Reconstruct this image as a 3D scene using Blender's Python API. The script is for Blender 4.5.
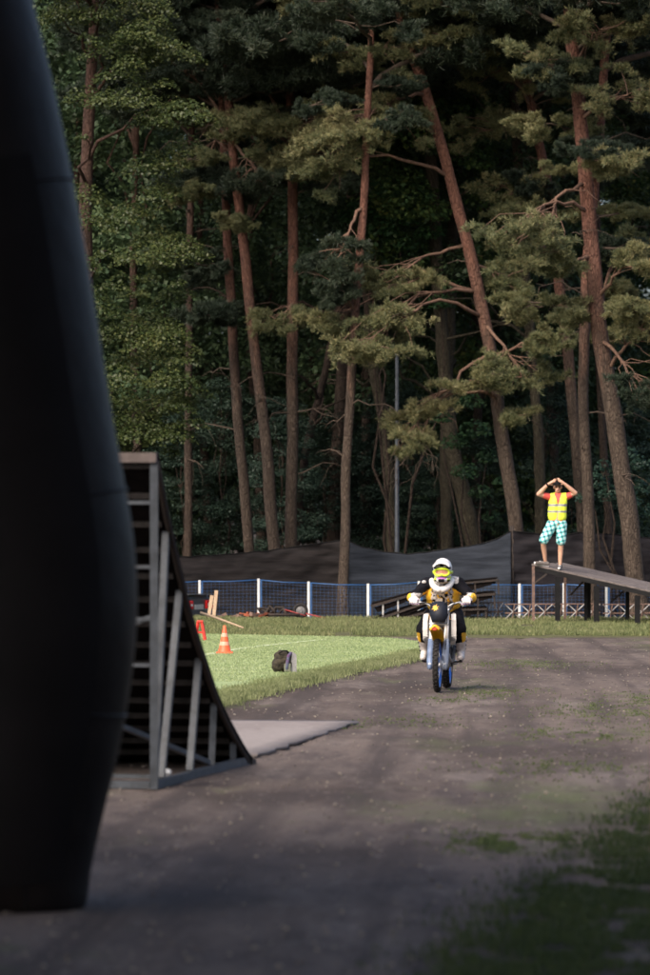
import bpy, math, random
import numpy as np
from mathutils import Vector, Matrix, noise as mnoise
R = math.radians
# ------------------------------------------------------------------ camera, world, sun, exposure
scene = bpy.context.scene
for o in list(bpy.data.objects): bpy.data.objects.remove(o)
CAMH, FPX, YH = 2.2, 160/36*975, 522.0
cd = bpy.data.cameras.new('camera'); cam = bpy.data.objects.new('camera', cd)
scene.collection.objects.link(cam); scene.camera = cam
cam.location = (0, 0, CAMH); cam.rotation_euler = (R(90), 0, 0)
cd.sensor_fit = 'VERTICAL'; cd.sensor_height = 36; cd.sensor_width = 24; cd.lens = 160
cd.shift_y = (YH-487.5)/975
cd.clip_start = 0.5; cd.clip_end = 3000
cd.dof.use_dof = True; cd.dof.focus_distance = 69; cd.dof.aperture_fstop = 2.7
world = bpy.data.worlds.new('World'); scene.world = world; world.use_nodes = True
wn = world.node_tree.nodes; wl = world.node_tree.links
sky = wn.new('ShaderNodeTexSky'); sky.sky_type = 'NISHITA'; sky.sun_disc = False
SUN_EL, SUN_AZ = 42, 212            # azimuth clockwise from +Y (view direction): behind the camera, to its left
sky.sun_elevation = R(SUN_EL); sky.sun_rotation = R(SUN_AZ)
sky.dust_density = 5.0; sky.air_density = .8
wl.new(sky.outputs[0], wn['Background'].inputs[0]); wn['Background'].inputs[1].default_value = 0.095
sl = bpy.data.lights.new('sun', 'SUN'); so = bpy.data.objects.new('sun', sl); scene.collection.objects.link(so)
sl.energy = 1.35; sl.angle = R(38); sl.color = (1.0, 0.87, 0.72)
sdir = Vector((math.sin(R(SUN_AZ))*math.cos(R(SUN_EL)), math.cos(R(SUN_AZ))*math.cos(R(SUN_EL)), math.sin(R(SUN_EL))))
so.rotation_euler = sdir.to_track_quat('Z', 'Y').to_euler(); so.location = (-20, -20, 40)
scene.view_settings.view_transform = 'Standard'; scene.view_settings.look = 'None'
scene.view_settings.gamma = 1; scene.view_settings.use_curve_mapping = False
scene.view_settings.exposure = 1.4
scene.render.engine = 'CYCLES'

# ------------------------------------------------------------------ helpers
col = scene.collection
def G(px, py, z=0.0):
    d = FPX*(CAMH-z)/(py-YH); return Vector(((px-325)*d/FPX, d, z))
def A(px, py, d):
    return Vector(((px-325)*d/FPX, d, CAMH-(py-YH)*d/FPX))
def tag(o, label=None, cat=None, group=None, kind=None):
    if label: o['label'] = label
    if cat: o['category'] = cat
    if group: o['group'] = group
    if kind: o['kind'] = kind
    return o
def empty(name, loc=(0,0,0), rz=0):
    o = bpy.data.objects.new(name, None); col.objects.link(o); o.location = loc; o.rotation_euler[2] = rz
    o.empty_display_size = .2
    return o
def link(name, me, parent=None, loc=None):
    o = bpy.data.objects.new(name, me); col.objects.link(o)
    if parent is not None: o.parent = parent
    if loc is not None: o.location = loc
    return o
def np_mesh(name, V, F, mats, smooth=False):
    V = np.asarray(V, dtype=np.float32); F = np.asarray(F, dtype=np.int32)
    me = bpy.data.meshes.new(name); n, k = F.shape
    me.vertices.add(len(V)); me.vertices.foreach_set('co', V.ravel())
    me.loops.add(n*k); me.loops.foreach_set('vertex_index', F.ravel())
    me.polygons.add(n); me.polygons.foreach_set('loop_start', np.arange(0, n*k, k, dtype=np.int32))
    if smooth: me.polygons.foreach_set('use_smooth', np.ones(n, dtype=bool))
    me.update(calc_edges=True); me.validate()
    for m in (mats if isinstance(mats, (list, tuple)) else [mats]): me.materials.append(m)
    return me
class MB:
    def __init__(s): s.v = []; s.f = []; s.m = []
    def add(s, vs, fs, m=0):
        b = len(s.v); s.v += [tuple(p) for p in vs]; s.f += [tuple(i+b for i in q) for q in fs]; s.m += [m]*len(fs); return s
    def box(s, c, size, rot=None, m=0):
        c = Vector(c); hx, hy, hz = [k/2 for k in size]; M = rot if rot is not None else Matrix.Identity(3)
        vs = [c + M @ Vector((x*hx, y*hy, z*hz)) for x in (-1,1) for y in (-1,1) for z in (-1,1)]
        return s.add(vs, [(0,1,3,2),(4,6,7,5),(0,4,5,1),(2,3,7,6),(0,2,6,4),(1,5,7,3)], m)
    def bar(s, p0, p1, w, h=None, up=(0,0,1), m=0):
        p0, p1 = Vector(p0), Vector(p1); h = h or w; d = p1-p0; L = d.length; z = d/L
        u = Vector(up)
        if abs(z.dot(u)) > .98: u = Vector((0,1,0))
        x = u.cross(z).normalized(); y = z.cross(x)
        M = Matrix((x, y, z)).transposed()
        return s.box((p0+p1)/2, (w, h, L), M, m)
    def tube(s, pts, rad, n=8, m=0, cap=True, flat=None):
        pts = [Vector(p) for p in pts]; k = len(pts)
        if not hasattr(rad, '__len__'): rad = [rad]*k
        vs = []; fs = []; px = None
        for i, p in enumerate(pts):
            d = (pts[min(i+1,k-1)]-pts[max(i-1,0)]).normalized()
            if px is None:
                u = Vector((0,0,1)) if abs(d.z) < .9 else Vector((1,0,0)); px = u.cross(d).normalized()
            else: px = (px - d*px.dot(d)).normalized()
            py = d.cross(px)
            for j in range(n):
                a = 2*math.pi*j/n; vs.append(p + (px*math.cos(a) + py*math.sin(a)*(flat or 1))*rad[i])
        for i in range(k-1):
            for j in range(n):
                fs.append((i*n+j, i*n+(j+1)%n, (i+1)*n+(j+1)%n, (i+1)*n+j))
        if cap: fs.append(tuple(range(n-1,-1,-1))); fs.append(tuple((k-1)*n+j for j in range(n)))
        return s.add(vs, fs, m)
    def lathe(s, prof, n=24, c=(0,0,0), axis='Z', m=0, close=False):
        c = Vector(c); vs = []; k = len(prof); fs = []
        for (r, h) in prof:
            for j in range(n):
                a = 2*math.pi*j/n; x, y = r*math.cos(a), r*math.sin(a)
                vs.append(c + (Vector((x,y,h)) if axis == 'Z' else Vector((h,x,y)) if axis == 'X' else Vector((y,h,x))))
        kk = k if close else k-1
        for i in range(kk):
            for j in range(n):
                i2 = (i+1) % k
                fs.append((i*n+j, i*n+(j+1)%n, i2*n+(j+1)%n, i2*n+j))
        return s.add(vs, fs, m)
    def ellip(s, c, r, nu=12, nv=8, rot=None, m=0):
        c = Vector(c); vs = []; M = rot or Matrix.Identity(3)
        for i in range(nv+1):
            t = math.pi*i/nv
            for j in range(nu):
                a = 2*math.pi*j/nu
                vs.append(c + M @ Vector((r[0]*math.sin(t)*math.cos(a), r[1]*math.sin(t)*math.sin(a), r[2]*math.cos(t))))
        fs = [(i*nu+j, (i+1)*nu+j, (i+1)*nu+(j+1)%nu, i*nu+(j+1)%nu) for i in range(nv) for j in range(nu)]
        return s.add(vs, fs, m)
    def caps(s, p0, r0, p1, r1, n=12):
        p0, p1 = Vector(p0), Vector(p1); d = (p1-p0); L = d.length; d = d/L if L > 1e-6 else Vector((0,0,1))
        pts = []; rr = []
        for i in range(5):
            a = math.pi/2*(1-i/4.0); pts.append(p0 - d*r0*math.sin(a)); rr.append(max(r0*math.cos(a), r0*.03))
        for i in range(5):
            a = math.pi/2*i/4.0; pts.append(p1 + d*r1*math.sin(a)); rr.append(max(r1*math.cos(a), r1*.03))
        return s.tube(pts, rr, n)
    def prism(s, poly, y0, y1, axis='Y', m=0):
        n = len(poly); f = (lambda p, t: (p[0], t, p[1])) if axis == 'Y' else (lambda p, t: (t, p[0], p[1])) if axis == 'X' else (lambda p, t: (p[0], p[1], t))
        vs = [f(p, y0) for p in poly] + [f(p, y1) for p in poly]
        fs = [tuple(range(n)), tuple(range(2*n-1, n-1, -1))] + [(i, (i+1)%n+0, (i+1)%n+n, i+n) for i in range(n)]
        return s.add(vs, fs, m)
    def mesh(s, name, mats, smooth=False, off=None):
        me = bpy.data.meshes.new(name)
        vs = s.v if off is None else [(p[0]-off[0], p[1]-off[1], p[2]-off[2]) for p in s.v]
        me.from_pydata(vs, [], s.f)
        for m in (mats if isinstance(mats, (list, tuple)) else [mats]): me.materials.append(m)
        me.polygons.foreach_set('material_index', s.m)
        if smooth: me.polygons.foreach_set('use_smooth', [True]*len(s.f))
        me.validate(); me.update()
        return me
    def build(s, name, mats, parent=None, smooth=False, world=False, bevel=0):
        off = None
        if world and parent is not None:
            off = parent.location.copy()
            if parent.parent is not None: off += parent.parent.location
        o = link(name, s.mesh(name, mats, smooth, off), parent)
        if bevel:
            b = o.modifiers.new('bevel', 'BEVEL'); b.width = bevel; b.segments = 2; b.limit_method = 'ANGLE'
        return o
def blob(name, mb, mats, parent, voxel=.012, it=4, fn=None):
    """one continuous surface round a set of overlapping closed shapes"""
    me = mb.mesh(name+'_source', mats); t = bpy.data.objects.new(name+'_tmp', me); col.objects.link(t)
    r = t.modifiers.new('r', 'REMESH'); r.mode = 'VOXEL'; r.voxel_size = voxel; r.use_smooth_shade = True
    sm = t.modifiers.new('s', 'SMOOTH'); sm.iterations = it; sm.factor = .5
    dg = bpy.context.evaluated_depsgraph_get(); dg.update()
    m2 = bpy.data.meshes.new_from_object(t.evaluated_get(dg)); bpy.data.objects.remove(t); bpy.data.meshes.remove(me)
    m2.name = name; m2.materials.clear()
    for m in (mats if isinstance(mats, (list, tuple)) else [mats]): m2.materials.append(m)
    if fn:
        for p in m2.polygons: p.material_index = fn(p.center)
    return link(name, m2, parent)

# ------------------------------------------------------------------ materials
MATS = {}
def mat(name, c, rough=.6, var=.15, scale=8, c2=None, metal=0, bump=0, bscale=40, stretch=(1,1,1), spec=.5, coat=0):
    if name in MATS: return MATS[name]
    m = bpy.data.materials.new(name); m.use_nodes = True; n = m.node_tree.nodes; l = m.node_tree.links
    b = n['Principled BSDF']; b.inputs['Roughness'].default_value = rough; b.inputs['Metallic'].default_value = metal
    b.inputs['Specular IOR Level'].default_value = spec; b.inputs['Coat Weight'].default_value = coat
    tc = n.new('ShaderNodeTexCoord'); mp = n.new('ShaderNodeMapping'); mp.inputs['Scale'].default_value = stretch
    l.new(tc.outputs['Object'], mp.inputs[0])
    no = n.new('ShaderNodeTexNoise'); no.inputs['Scale'].default_value = scale; no.inputs['Detail'].default_value = 6; no.inputs['Roughness'].default_value = .65
    l.new(mp.outputs[0], no.inputs['Vector'])
    rp = n.new('ShaderNodeValToRGB'); e = rp.color_ramp.elements
    c2 = c2 or tuple(k*(1-var*1.6) for k in c); c1 = c if c2 else c
    e[0].position = .32; e[1].position = .68; e[0].color = (*c2, 1); e[1].color = (*tuple(min(1, k*(1+var*.4)) for k in c1), 1)
    l.new(no.outputs[0], rp.inputs[0]); l.new(rp.outputs[0], b.inputs['Base Color'])
    if bump:
        n2 = n.new('ShaderNodeTexNoise'); n2.inputs['Scale'].default_value = bscale; n2.inputs['Detail'].default_value = 5
        l.new(mp.outputs[0], n2.inputs['Vector'])
        bp = n.new('ShaderNodeBump'); bp.inputs['Strength'].default_value = min(1, bump); bp.inputs['Distance'].default_value = .02*max(1, bump)
        l.new(n2.outputs[0], bp.inputs['Height']); l.new(bp.outputs[0], b.inputs['Normal'])
    MATS[name] = m; return m
def leaf_mat(name, cols, trans=.3, rough=.55, nscale=.5):
    if name in MATS: return MATS[name]
    m = bpy.data.materials.new(name); m.use_nodes = True; n = m.node_tree.nodes; l = m.node_tree.links
    b = n['Principled BSDF']; b.inputs['Roughness'].default_value = rough; b.inputs['Specular IOR Level'].default_value = .3
    ge = n.new('ShaderNodeNewGeometry'); no = n.new('ShaderNodeTexNoise'); no.inputs['Scale'].default_value = nscale; no.inputs['Detail'].default_value = 3
    l.new(ge.outputs['Position'], no.inputs['Vector'])
    mx = n.new('ShaderNodeMath'); mx.operation = 'MULTIPLY_ADD'; mx.inputs[1].default_value = .55
    l.new(ge.outputs['Random Per Island'], mx.inputs[0])
    sc = n.new('ShaderNodeMath'); sc.operation = 'MULTIPLY_ADD'; sc.inputs[1].default_value = .9; sc.inputs[2].default_value = -.22
    l.new(no.outputs[0], sc.inputs[0]); l.new(sc.outputs[0], mx.inputs[2])
    rp = n.new('ShaderNodeValToRGB'); e = rp.color_ramp.elements
    while len(e) < len(cols): e.new(.5)
    for i, c in enumerate(cols): e[i].position = i/(len(cols)-1); e[i].color = (*c, 1)
    l.new(mx.outputs[0], rp.inputs[0]); l.new(rp.outputs[0], b.inputs['Base Color'])
    tr = n.new('ShaderNodeBsdfTranslucent'); l.new(rp.outputs[0], tr.inputs[0])
    ms = n.new('ShaderNodeMixShader'); ms.inputs[0].default_value = trans
    l.new(b.outputs[0], ms.inputs[1]); l.new(tr.outputs[0], ms.inputs[2]); l.new(ms.outputs[0], n['Material Output'].inputs[0])
    MATS[name] = m; return m
def bark_mat(name, low, high, z0, z1, dark=.65):
    """Scots pine bark: grey brown plates low on the trunk, orange flaking bark above"""
    if name in MATS: return MATS[name]
    m = bpy.data.materials.new(name); m.use_nodes = True; n = m.node_tree.nodes; l = m.node_tree.links
    b = n['Principled BSDF']; b.inputs['Roughness'].default_value = .85; b.inputs['Specular IOR Level'].default_value = .2
    ge = n.new('ShaderNodeNewGeometry'); mp = n.new('ShaderNodeMapping'); mp.inputs['Scale'].default_value = (1,1,.28)
    l.new(ge.outputs['Position'], mp.inputs[0])
    vo = n.new('ShaderNodeTexVoronoi'); vo.inputs['Scale'].default_value = 24; vo.feature = 'DISTANCE_TO_EDGE'
    no = n.new('ShaderNodeTexNoise'); no.inputs['Scale'].default_value = 6; no.inputs['Detail'].default_value = 8; no.inputs['Roughness'].default_value = .7
    n1 = n.new('ShaderNodeTexNoise'); n1.inputs['Scale'].default_value = 5
    l.new(mp.outputs[0], n1.inputs['Vector'])
    va = n.new('ShaderNodeVectorMath'); va.operation = 'MULTIPLY_ADD'; va.inputs[1].default_value = (.25,.25,.25)
    l.new(n1.outputs['Color'], va.inputs[0]); l.new(mp.outputs[0], va.inputs[2])
    l.new(va.outputs[0], vo.inputs['Vector']); l.new(mp.outputs[0], no.inputs['Vector'])
    sx = n.new('ShaderNodeSeparateXYZ'); l.new(ge.outputs['Position'], sx.inputs[0])
    mr = n.new('ShaderNodeMapRange'); mr.inputs[1].default_value = z0; mr.inputs[2].default_value = z1
    ad = n.new('ShaderNodeMath'); ad.operation = 'MULTIPLY_ADD'; ad.inputs[1].default_value = 5; ad.inputs[2].default_value = -2.5
    l.new(no.outputs[0], ad.inputs[0]); a2 = n.new('ShaderNodeMath'); l.new(ad.outputs[0], a2.inputs[0]); l.new(sx.outputs[2], a2.inputs[1])
    l.new(a2.outputs[0], mr.inputs[0])
    mc = n.new('ShaderNodeMix'); mc.data_type = 'RGBA'; mc.inputs[6].default_value = (*low,1); mc.inputs[7].default_value = (*high,1)
    l.new(mr.outputs[0], mc.inputs[0])
    rp = n.new('ShaderNodeValToRGB'); e = rp.color_ramp.elements; e[0].position = .0; e[0].color = (dark*.75,dark*.7,dark*.7,1); e[1].position = .16; e[1].color = (1,1,1,1)
    l.new(vo.outputs['Distance'], rp.inputs[0])
    r2 = n.new('ShaderNodeValToRGB'); e = r2.color_ramp.elements; e[0].position = .3; e[0].color = (.5,.5,.52,1); e[1].position = .7; e[1].color = (1.0,1,1,1)
    l.new(no.outputs[0], r2.inputs[0])
    m1 = n.new('ShaderNodeMix'); m1.data_type = 'RGBA'; m1.blend_type = 'MULTIPLY'; m1.inputs[0].default_value = 1
    l.new(mc.outputs[2], m1.inputs[6]); l.new(rp.outputs[0], m1.inputs[7])
    m2 = n.new('ShaderNodeMix'); m2.data_type = 'RGBA'; m2.blend_type = 'MULTIPLY'; m2.inputs[0].default_value = 1
    l.new(m1.outputs[2], m2.inputs[6]); l.new(r2.outputs[0], m2.inputs[7]); l.new(m2.outputs[2], b.inputs['Base Color'])
    bp = n.new('ShaderNodeBump'); bp.inputs['Strength'].default_value = .9; bp.inputs['Distance'].default_value = .03
    l.new(rp.outputs[0], bp.inputs['Height']); l.new(bp.outputs[0], b.inputs['Normal'])
    MATS[name] = m; return m
def ground_mat(name, layers, rough=.95, bump=.5, streaks=None):
    """layers: base colour then (colour, noise scale, stretch, low, high, amount)"""
    m = bpy.data.materials.new(name); m.use_nodes = True; n = m.node_tree.nodes; l = m.node_tree.links
    b = n['Principled BSDF']; b.inputs['Roughness'].default_value = rough; b.inputs['Specular IOR Level'].default_value = .15
    ge = n.new('ShaderNodeNewGeometry'); cur = None
    for i, (c, sc, st, lo, hi, amt) in enumerate(layers[1:]):
        mp = n.new('ShaderNodeMapping'); mp.inputs['Scale'].default_value = st; mp.inputs['Location'].default_value = (i*7.3, i*3.1, 0)
        l.new(ge.outputs['Position'], mp.inputs[0])
        no = n.new('ShaderNodeTexNoise'); no.inputs['Scale'].default_value = sc; no.inputs['Detail'].default_value = 8; no.inputs['Roughness'].default_value = .68
        l.new(mp.outputs[0], no.inputs['Vector'])
        mr = n.new('ShaderNodeMapRange'); mr.inputs[1].default_value = lo; mr.inputs[2].default_value = hi; mr.inputs[4].default_value = amt
        l.new(no.outputs[0], mr.inputs[0])
        mx = n.new('ShaderNodeMix'); mx.data_type = 'RGBA'; mx.inputs[7].default_value = (*c,1); l.new(mr.outputs[0], mx.inputs[0])
        if cur is None: mx.inputs[6].default_value = (*layers[0],1)
        else: l.new(cur, mx.inputs[6])
        cur = mx.outputs[2]
    if streaks:
        sx = n.new('ShaderNodeSeparateXYZ'); l.new(ge.outputs['Position'], sx.inputs[0])
        m1 = n.new('ShaderNodeMath'); m1.operation = 'MULTIPLY_ADD'; m1.inputs[1].default_value = 1/38; m1.inputs[2].default_value = -20/38; l.new(sx.outputs[1], m1.inputs[0])
        m2 = n.new('ShaderNodeMath'); m2.operation = 'SINE'; l.new(m1.outputs[0], m2.inputs[0])
        m3 = n.new('ShaderNodeMath'); m3.operation = 'MULTIPLY_ADD'; m3.inputs[1].default_value = -2.2; l.new(m2.outputs[0], m3.inputs[0]); l.new(sx.outputs[0], m3.inputs[2])
        m4 = n.new('ShaderNodeMath'); m4.operation = 'MULTIPLY'; m4.inputs[1].default_value = .03; l.new(sx.outputs[1], m4.inputs[0])
        cx = n.new('ShaderNodeCombineXYZ'); l.new(m3.outputs[0], cx.inputs[0]); l.new(m4.outputs[0], cx.inputs[1])
        no = n.new('ShaderNodeTexNoise'); no.inputs['Scale'].default_value = 2.1; no.inputs['Detail'].default_value = 5; l.new(cx.outputs[0], no.inputs['Vector'])
        mr = n.new('ShaderNodeMapRange'); mr.inputs[1].default_value = .50; mr.inputs[2].default_value = .64; mr.inputs[4].default_value = .75; l.new(no.outputs[0], mr.inputs[0])
        mx = n.new('ShaderNodeMix'); mx.data_type = 'RGBA'; mx.inputs[7].default_value = (*streaks,1); l.new(mr.outputs[0], mx.inputs[0]); l.new(cur, mx.inputs[6]); cur = mx.outputs[2]
    l.new(cur, b.inputs['Base Color'])
    n2 = n.new('ShaderNodeTexNoise'); n2.inputs['Scale'].default_value = 9; n2.inputs['Detail'].default_value = 8; n2.inputs['Roughness'].default_value = .7
    l.new(ge.outputs['Position'], n2.inputs['Vector'])
    bp = n.new('ShaderNodeBump'); bp.inputs['Strength'].default_value = bump; bp.inputs['Distance'].default_value = .04
    l.new(n2.outputs[0], bp.inputs['Height']); l.new(bp.outputs[0], b.inputs['Normal'])
    MATS[name] = m; return m

M_dirt = ground_mat('dirt', [(.132,.106,.095), ((.062,.049,.045), .42, (1,.32,1), .45, .59, .95), ((.188,.158,.146), .75, (1,.26,1), .53, .68, .8), ((.066,.054,.054), 2.2, (1,.22,1), .50, .65, .8),
    ((.28,.245,.22), 6, (1,.3,1), .60, .72, .75), ((.038,.032,.032), 8, (1,.25,1), .58, .70, .8), ((.215,.19,.18), 18, (1,.35,1), .60, .72, .6), ((.105,.125,.055), .45, (1,.4,1), .55, .67, .65)], bump=.7, streaks=(.055,.045,.044))
M_lawn = ground_mat('lawn', [(.30,.37,.19), ((.19,.26,.11), .5, (1,.35,1), .42, .62, .85), ((.41,.445,.29), 2.2, (1,.4,1), .48, .7, .7), ((.22,.26,.11), 9, (1,.5,1), .5, .7, .5)], bump=.3)
M_verge = ground_mat('verge_soil', [(.085,.085,.045), ((.10,.08,.06), 1.2, (1,1,1), .5, .65, .8), ((.13,.145,.06), 4, (1,1,1), .5, .65, .6)])
M_litter = ground_mat('leaf_litter', [(.045,.035,.025), ((.03,.035,.018), .8, (1,1,1), .45, .6, .8), ((.08,.055,.03), 6, (1,1,1), .5, .65, .6)])
M_mat = ground_mat('worn_mat', [(.25,.222,.215), ((.18,.155,.15), 1.0, (1,.4,1), .4, .65, .8), ((.16,.13,.13), 3, (1,.3,1), .6, .75, .7), ((.37,.33,.32), 12, (1,.6,1), .55, .7, .5)], bump=.15)
M_chalk = mat('chalk', (.72,.76,.62), .9, .3, 14, c2=(.42,.50,.27))
M_grass = leaf_mat('grass_blades', [(.075,.10,.04), (.145,.175,.07), (.24,.255,.115), (.36,.33,.19)], .35, .6, 1.2)
M_grass_e = leaf_mat('edge_grass_blades', [(.07,.09,.035), (.14,.17,.07), (.24,.265,.125), (.36,.36,.21)], .3, .6, 2.2)
M_grass_l = leaf_mat('mown_grass_blades', [(.20,.27,.12), (.29,.355,.17), (.38,.42,.24)], .3, .6, 1.0)
M_grass_d = leaf_mat('coarse_grass_blades', [(.022,.040,.012), (.042,.066,.020), (.078,.098,.036)], .3, .6, .8)
M_weed = leaf_mat('weed_leaves', [(.045,.072,.024), (.085,.115,.040), (.15,.17,.07)], .3, .6, .9)
M_needle = leaf_mat('sunlit_pine_needles', [(.030,.050,.026), (.090,.110,.052), (.20,.195,.092), (.38,.31,.16)], .2, .5, .55)  # golden sunlit highlights are put into the lightest needle tones
M_needle_d = leaf_mat('shaded_pine_needles', [(.012,.022,.015), (.028,.044,.028), (.062,.072,.040)], .15, .5, .5)  # darker copy of the needles, shade put into the colour
M_leafA = leaf_mat('linden_leaves', [(.012,.024,.007), (.032,.050,.015), (.066,.084,.026), (.115,.115,.038)], .3, .45, .45)
M_leafB = leaf_mat('forest_leaves', [(.024,.046,.026), (.050,.085,.042), (.095,.135,.058)], .25, .5, .3)  # lightened to stand in for haze deep in the forest
M_leafC = leaf_mat('bright_forest_leaves', [(.022,.052,.022), (.048,.098,.036), (.095,.145,.042), (.19,.175,.045)], .35, .5, .4)
M_leafD = leaf_mat('undergrowth_leaves', [(.016,.033,.025), (.034,.060,.044), (.060,.092,.062)], .2, .5, .4)
M_bark = bark_mat('pine_bark', (.105,.080,.062), (.225,.108,.076), 5, 9)
M_bark_d = bark_mat('dark_bark', (.075,.055,.043), (.105,.06,.046), 6, 12)
M_bark_g = bark_mat('grey_bark', (.085,.074,.050), (.09,.07,.05), 6, 12)
M_limb = mat('pine_limb_bark', (.15,.085,.058), .85, .35, 18, bump=.4)
M_twig = mat('twig_bark', (.075,.052,.038), .9, .3, 12)
M_steel = mat('galvanised_steel', (.065,.076,.093), .55, .3, 9, metal=.2)
M_black = mat('black_paint', (.009,.009,.010), .6, .3, 6, spec=.15)
M_deckw = mat('weathered_plank', (.16,.135,.13), .85, .45, 5, bump=.3, stretch=(.4,4,4))
M_under = mat('plywood_underside', (.010,.008,.008), .9, .4, 5, bump=.2, spec=.05)
M_nylon = mat('black_inflatable_nylon', (.011,.0085,.0085), .5, .3, 2.2, c2=(.005,.004,.004), bump=.5, bscale=5, spec=.12)
M_banner = mat('black_banner', (.006,.005,.006), .75, .3, 2, bump=.2, bscale=5, spec=.15)
M_rust = mat('rusty_steel', (.17,.10,.075), .8, .5, 12, c2=(.07,.05,.045), bump=.3)
M_iron = mat('dark_iron', (.022,.020,.020), .7, .5, 10, c2=(.045,.032,.026), bump=.3, spec=.2)
M_white = mat('white_paint', (.68,.69,.70), .5, .12, 8)
M_blue = mat('blue_paint', (.025,.10,.27), .45, .2, 6)
M_red = mat('red_plastic', (.72,.045,.03), .45, .15, 6)
M_orange = mat('orange_cone_plastic', (.85,.12,.04), .5, .12, 8)
M_pale = mat('cone_sleeve', (.80,.36,.26), .5, .15, 10)
M_wood = mat('bare_wood', (.42,.30,.20), .8, .3, 10, stretch=(6,6,.6), bump=.2)
M_skin = mat('skin', (.56,.32,.22), .55, .12, 12)
M_hair = mat('dark_hair', (.035,.022,.016), .7, .3, 40)
M_rubber = mat('tyre_rubber', (.016,.016,.018), .85, .3, 15, c2=(.035,.032,.031), bump=.3, spec=.15)
M_yel = mat('yellow_plastic', (.80,.43,.01), .35, .08, 5)
M_whp = mat('white_plastic', (.72,.70,.68), .4, .12, 6, c2=(.55,.52,.50))
M_bluA = mat('blue_anodised', (.03,.16,.62), .35, .1, 6, metal=.2)
M_alu = mat('aluminium', (.42,.43,.45), .38, .2, 10, metal=.8)
M_navy = mat('navy_plate', (.014,.017,.027), .5, .1, 6, spec=.2)

# ------------------------------------------------------------------ the setting: ground, track, lawn, verge
rng = np.random.default_rng(7); random.seed(7)
mb = MB(); mb.add([(-600,-300,-.6),(600,-300,-.6),(600,900,-.6),(-600,900,-.6)], [(0,1,2,3)])
tag(mb.build('ground', M_dirt), kind='structure')
def relief_sheet(name, x0, x1, y0, y1, step, m, hf):
    nx = int((x1-x0)/step)+1; ny = int((y1-y0)/step)+1
    X, Y = np.meshgrid(np.linspace(x0,x1,nx), np.linspace(y0,y1,ny)); Z = hf(X, Y)
    V = np.stack([X.ravel(), Y.ravel(), Z.ravel()], 1)
    i = np.arange(nx*ny).reshape(ny,nx); F = np.stack([i[:-1,:-1].ravel(), i[:-1,1:].ravel(), i[1:,1:].ravel(), i[1:,:-1].ravel()], 1)
    o = link(name, np_mesh(name, V, F, m, True)); return tag(o, kind='structure')
def rel(X, Y):
    sh = X.shape; xf, yf = X.ravel(), Y.ravel()
    Z = np.array([mnoise.noise((x*.9, y*.7, 0))*.008 + mnoise.noise((x*3.1, y*2.3, 5))*.006 for x, y in zip(xf, yf)]).reshape(sh)
    Z += np.random.default_rng(3).normal(0, .0016, sh)
    # wheel ruts curving along the track
    for (off, dep, wd) in ((0,.022,.10),(.55,.016,.12),(1.5,.022,.14),(2.1,.015,.1),(-.8,.015,.12),(3.2,.02,.13)):
        c = -1.6 + off + 2.2*np.sin((Y-20)/38) + .12*np.sin(Y*.31+off*5); Z += -dep*np.exp(-((X-c)/wd)**2) + dep*.4*np.exp(-((X-c-.22)/wd)**2)
    return np.clip(Z, -.035, .016)
relief_sheet('dirt_track', -12, 12, -12, 93.5, .12, M_dirt, rel)
mb = MB(); mb.add([(-60,95.5,-.44),(60,95.5,-.44),(90,300,-.44),(-90,300,-.44)], [(0,1,2,3)])
tag(mb.build('forest_floor', M_litter), kind='structure')
# lawn outline from the photograph (ground points)
edge_px = [(190,712),(225,702),(252,695),(280,688),(312,680),(345,673),(375,667),(400,662),(418,658),(427,654),(428,649),(420,645),(405,642.5),(380,641),(350,640),(300,639),(250,638),(200,637),(120,636.5)]
edge = [G(*p) for p in edge_px]
def densify(pts, step):
    out = []
    for a, b in zip(pts[:-1], pts[1:]):
        n = max(1, int((b-a).length/step)); out += [a.lerp(b, i/n) for i in range(n)]
    return out + [pts[-1]]
dens = densify(edge, .25)
dens = [p + Vector((mnoise.noise(p*1.7)*.14, mnoise.noise(p*1.7+Vector((9,2,4)))*.3, 0)) for p in dens]
poly = [Vector((-12, dens[0].y-3, 0))] + dens + [Vector((-12, dens[-1].y, 0))]
mb = MB(); n = len(poly); mb.add([(p.x,p.y,.062) for p in poly]+[(p.x,p.y,-.04) for p in poly], [tuple(range(n))]+[(i,i+n,(i+1)%n+n,(i+1)%n) for i in range(n)])
tag(mb.build('lawn', M_lawn), kind='structure')
def blades(name, P, hmin, hmax, w, m, lean=.5, seed=1):
    r = np.random.default_rng(seed); n = len(P); a = r.uniform(0, 6.283, n); h = r.uniform(hmin, hmax, n)
    side = np.stack([np.cos(a), np.sin(a), np.zeros(n)], 1)*(w*r.uniform(.6,1.3,n))[:,None]
    b = r.uniform(0, 6.283, n); ln = r.uniform(0, lean, n)*h
    tip = P + np.stack([np.cos(b)*ln, np.sin(b)*ln, h], 1); mid = P + np.stack([np.cos(b)*ln*.35, np.sin(b)*ln*.35, h*.6], 1)
    V = np.concatenate([P-side/2, P+side/2, mid+side*.35, mid-side*.35, tip], 0)
    i = np.arange(n); F = np.concatenate([np.stack([i,i+n,i+2*n],1), np.stack([i,i+2*n,i+3*n],1), np.stack([i+3*n,i+2*n,i+4*n],1)], 0)
    o = link(name, np_mesh(name, V, F, m)); return o
def seg_scatter(pts, n, wid, r, z=.05, bias=1.0):
    P = np.array([[p.x,p.y] for p in pts]); L = np.linalg.norm(P[1:]-P[:-1],axis=1); k = r.choice(len(L), n, p=L/L.sum()); t = r.uniform(0,1,n)[:,None]
    Q = P[k]*(1-t)+P[k+1]*t; return np.concatenate([Q + np.stack([r.normal(0,wid,n), r.normal(0,wid*1.6,n)],1), np.full((n,1), z)], 1)
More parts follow.
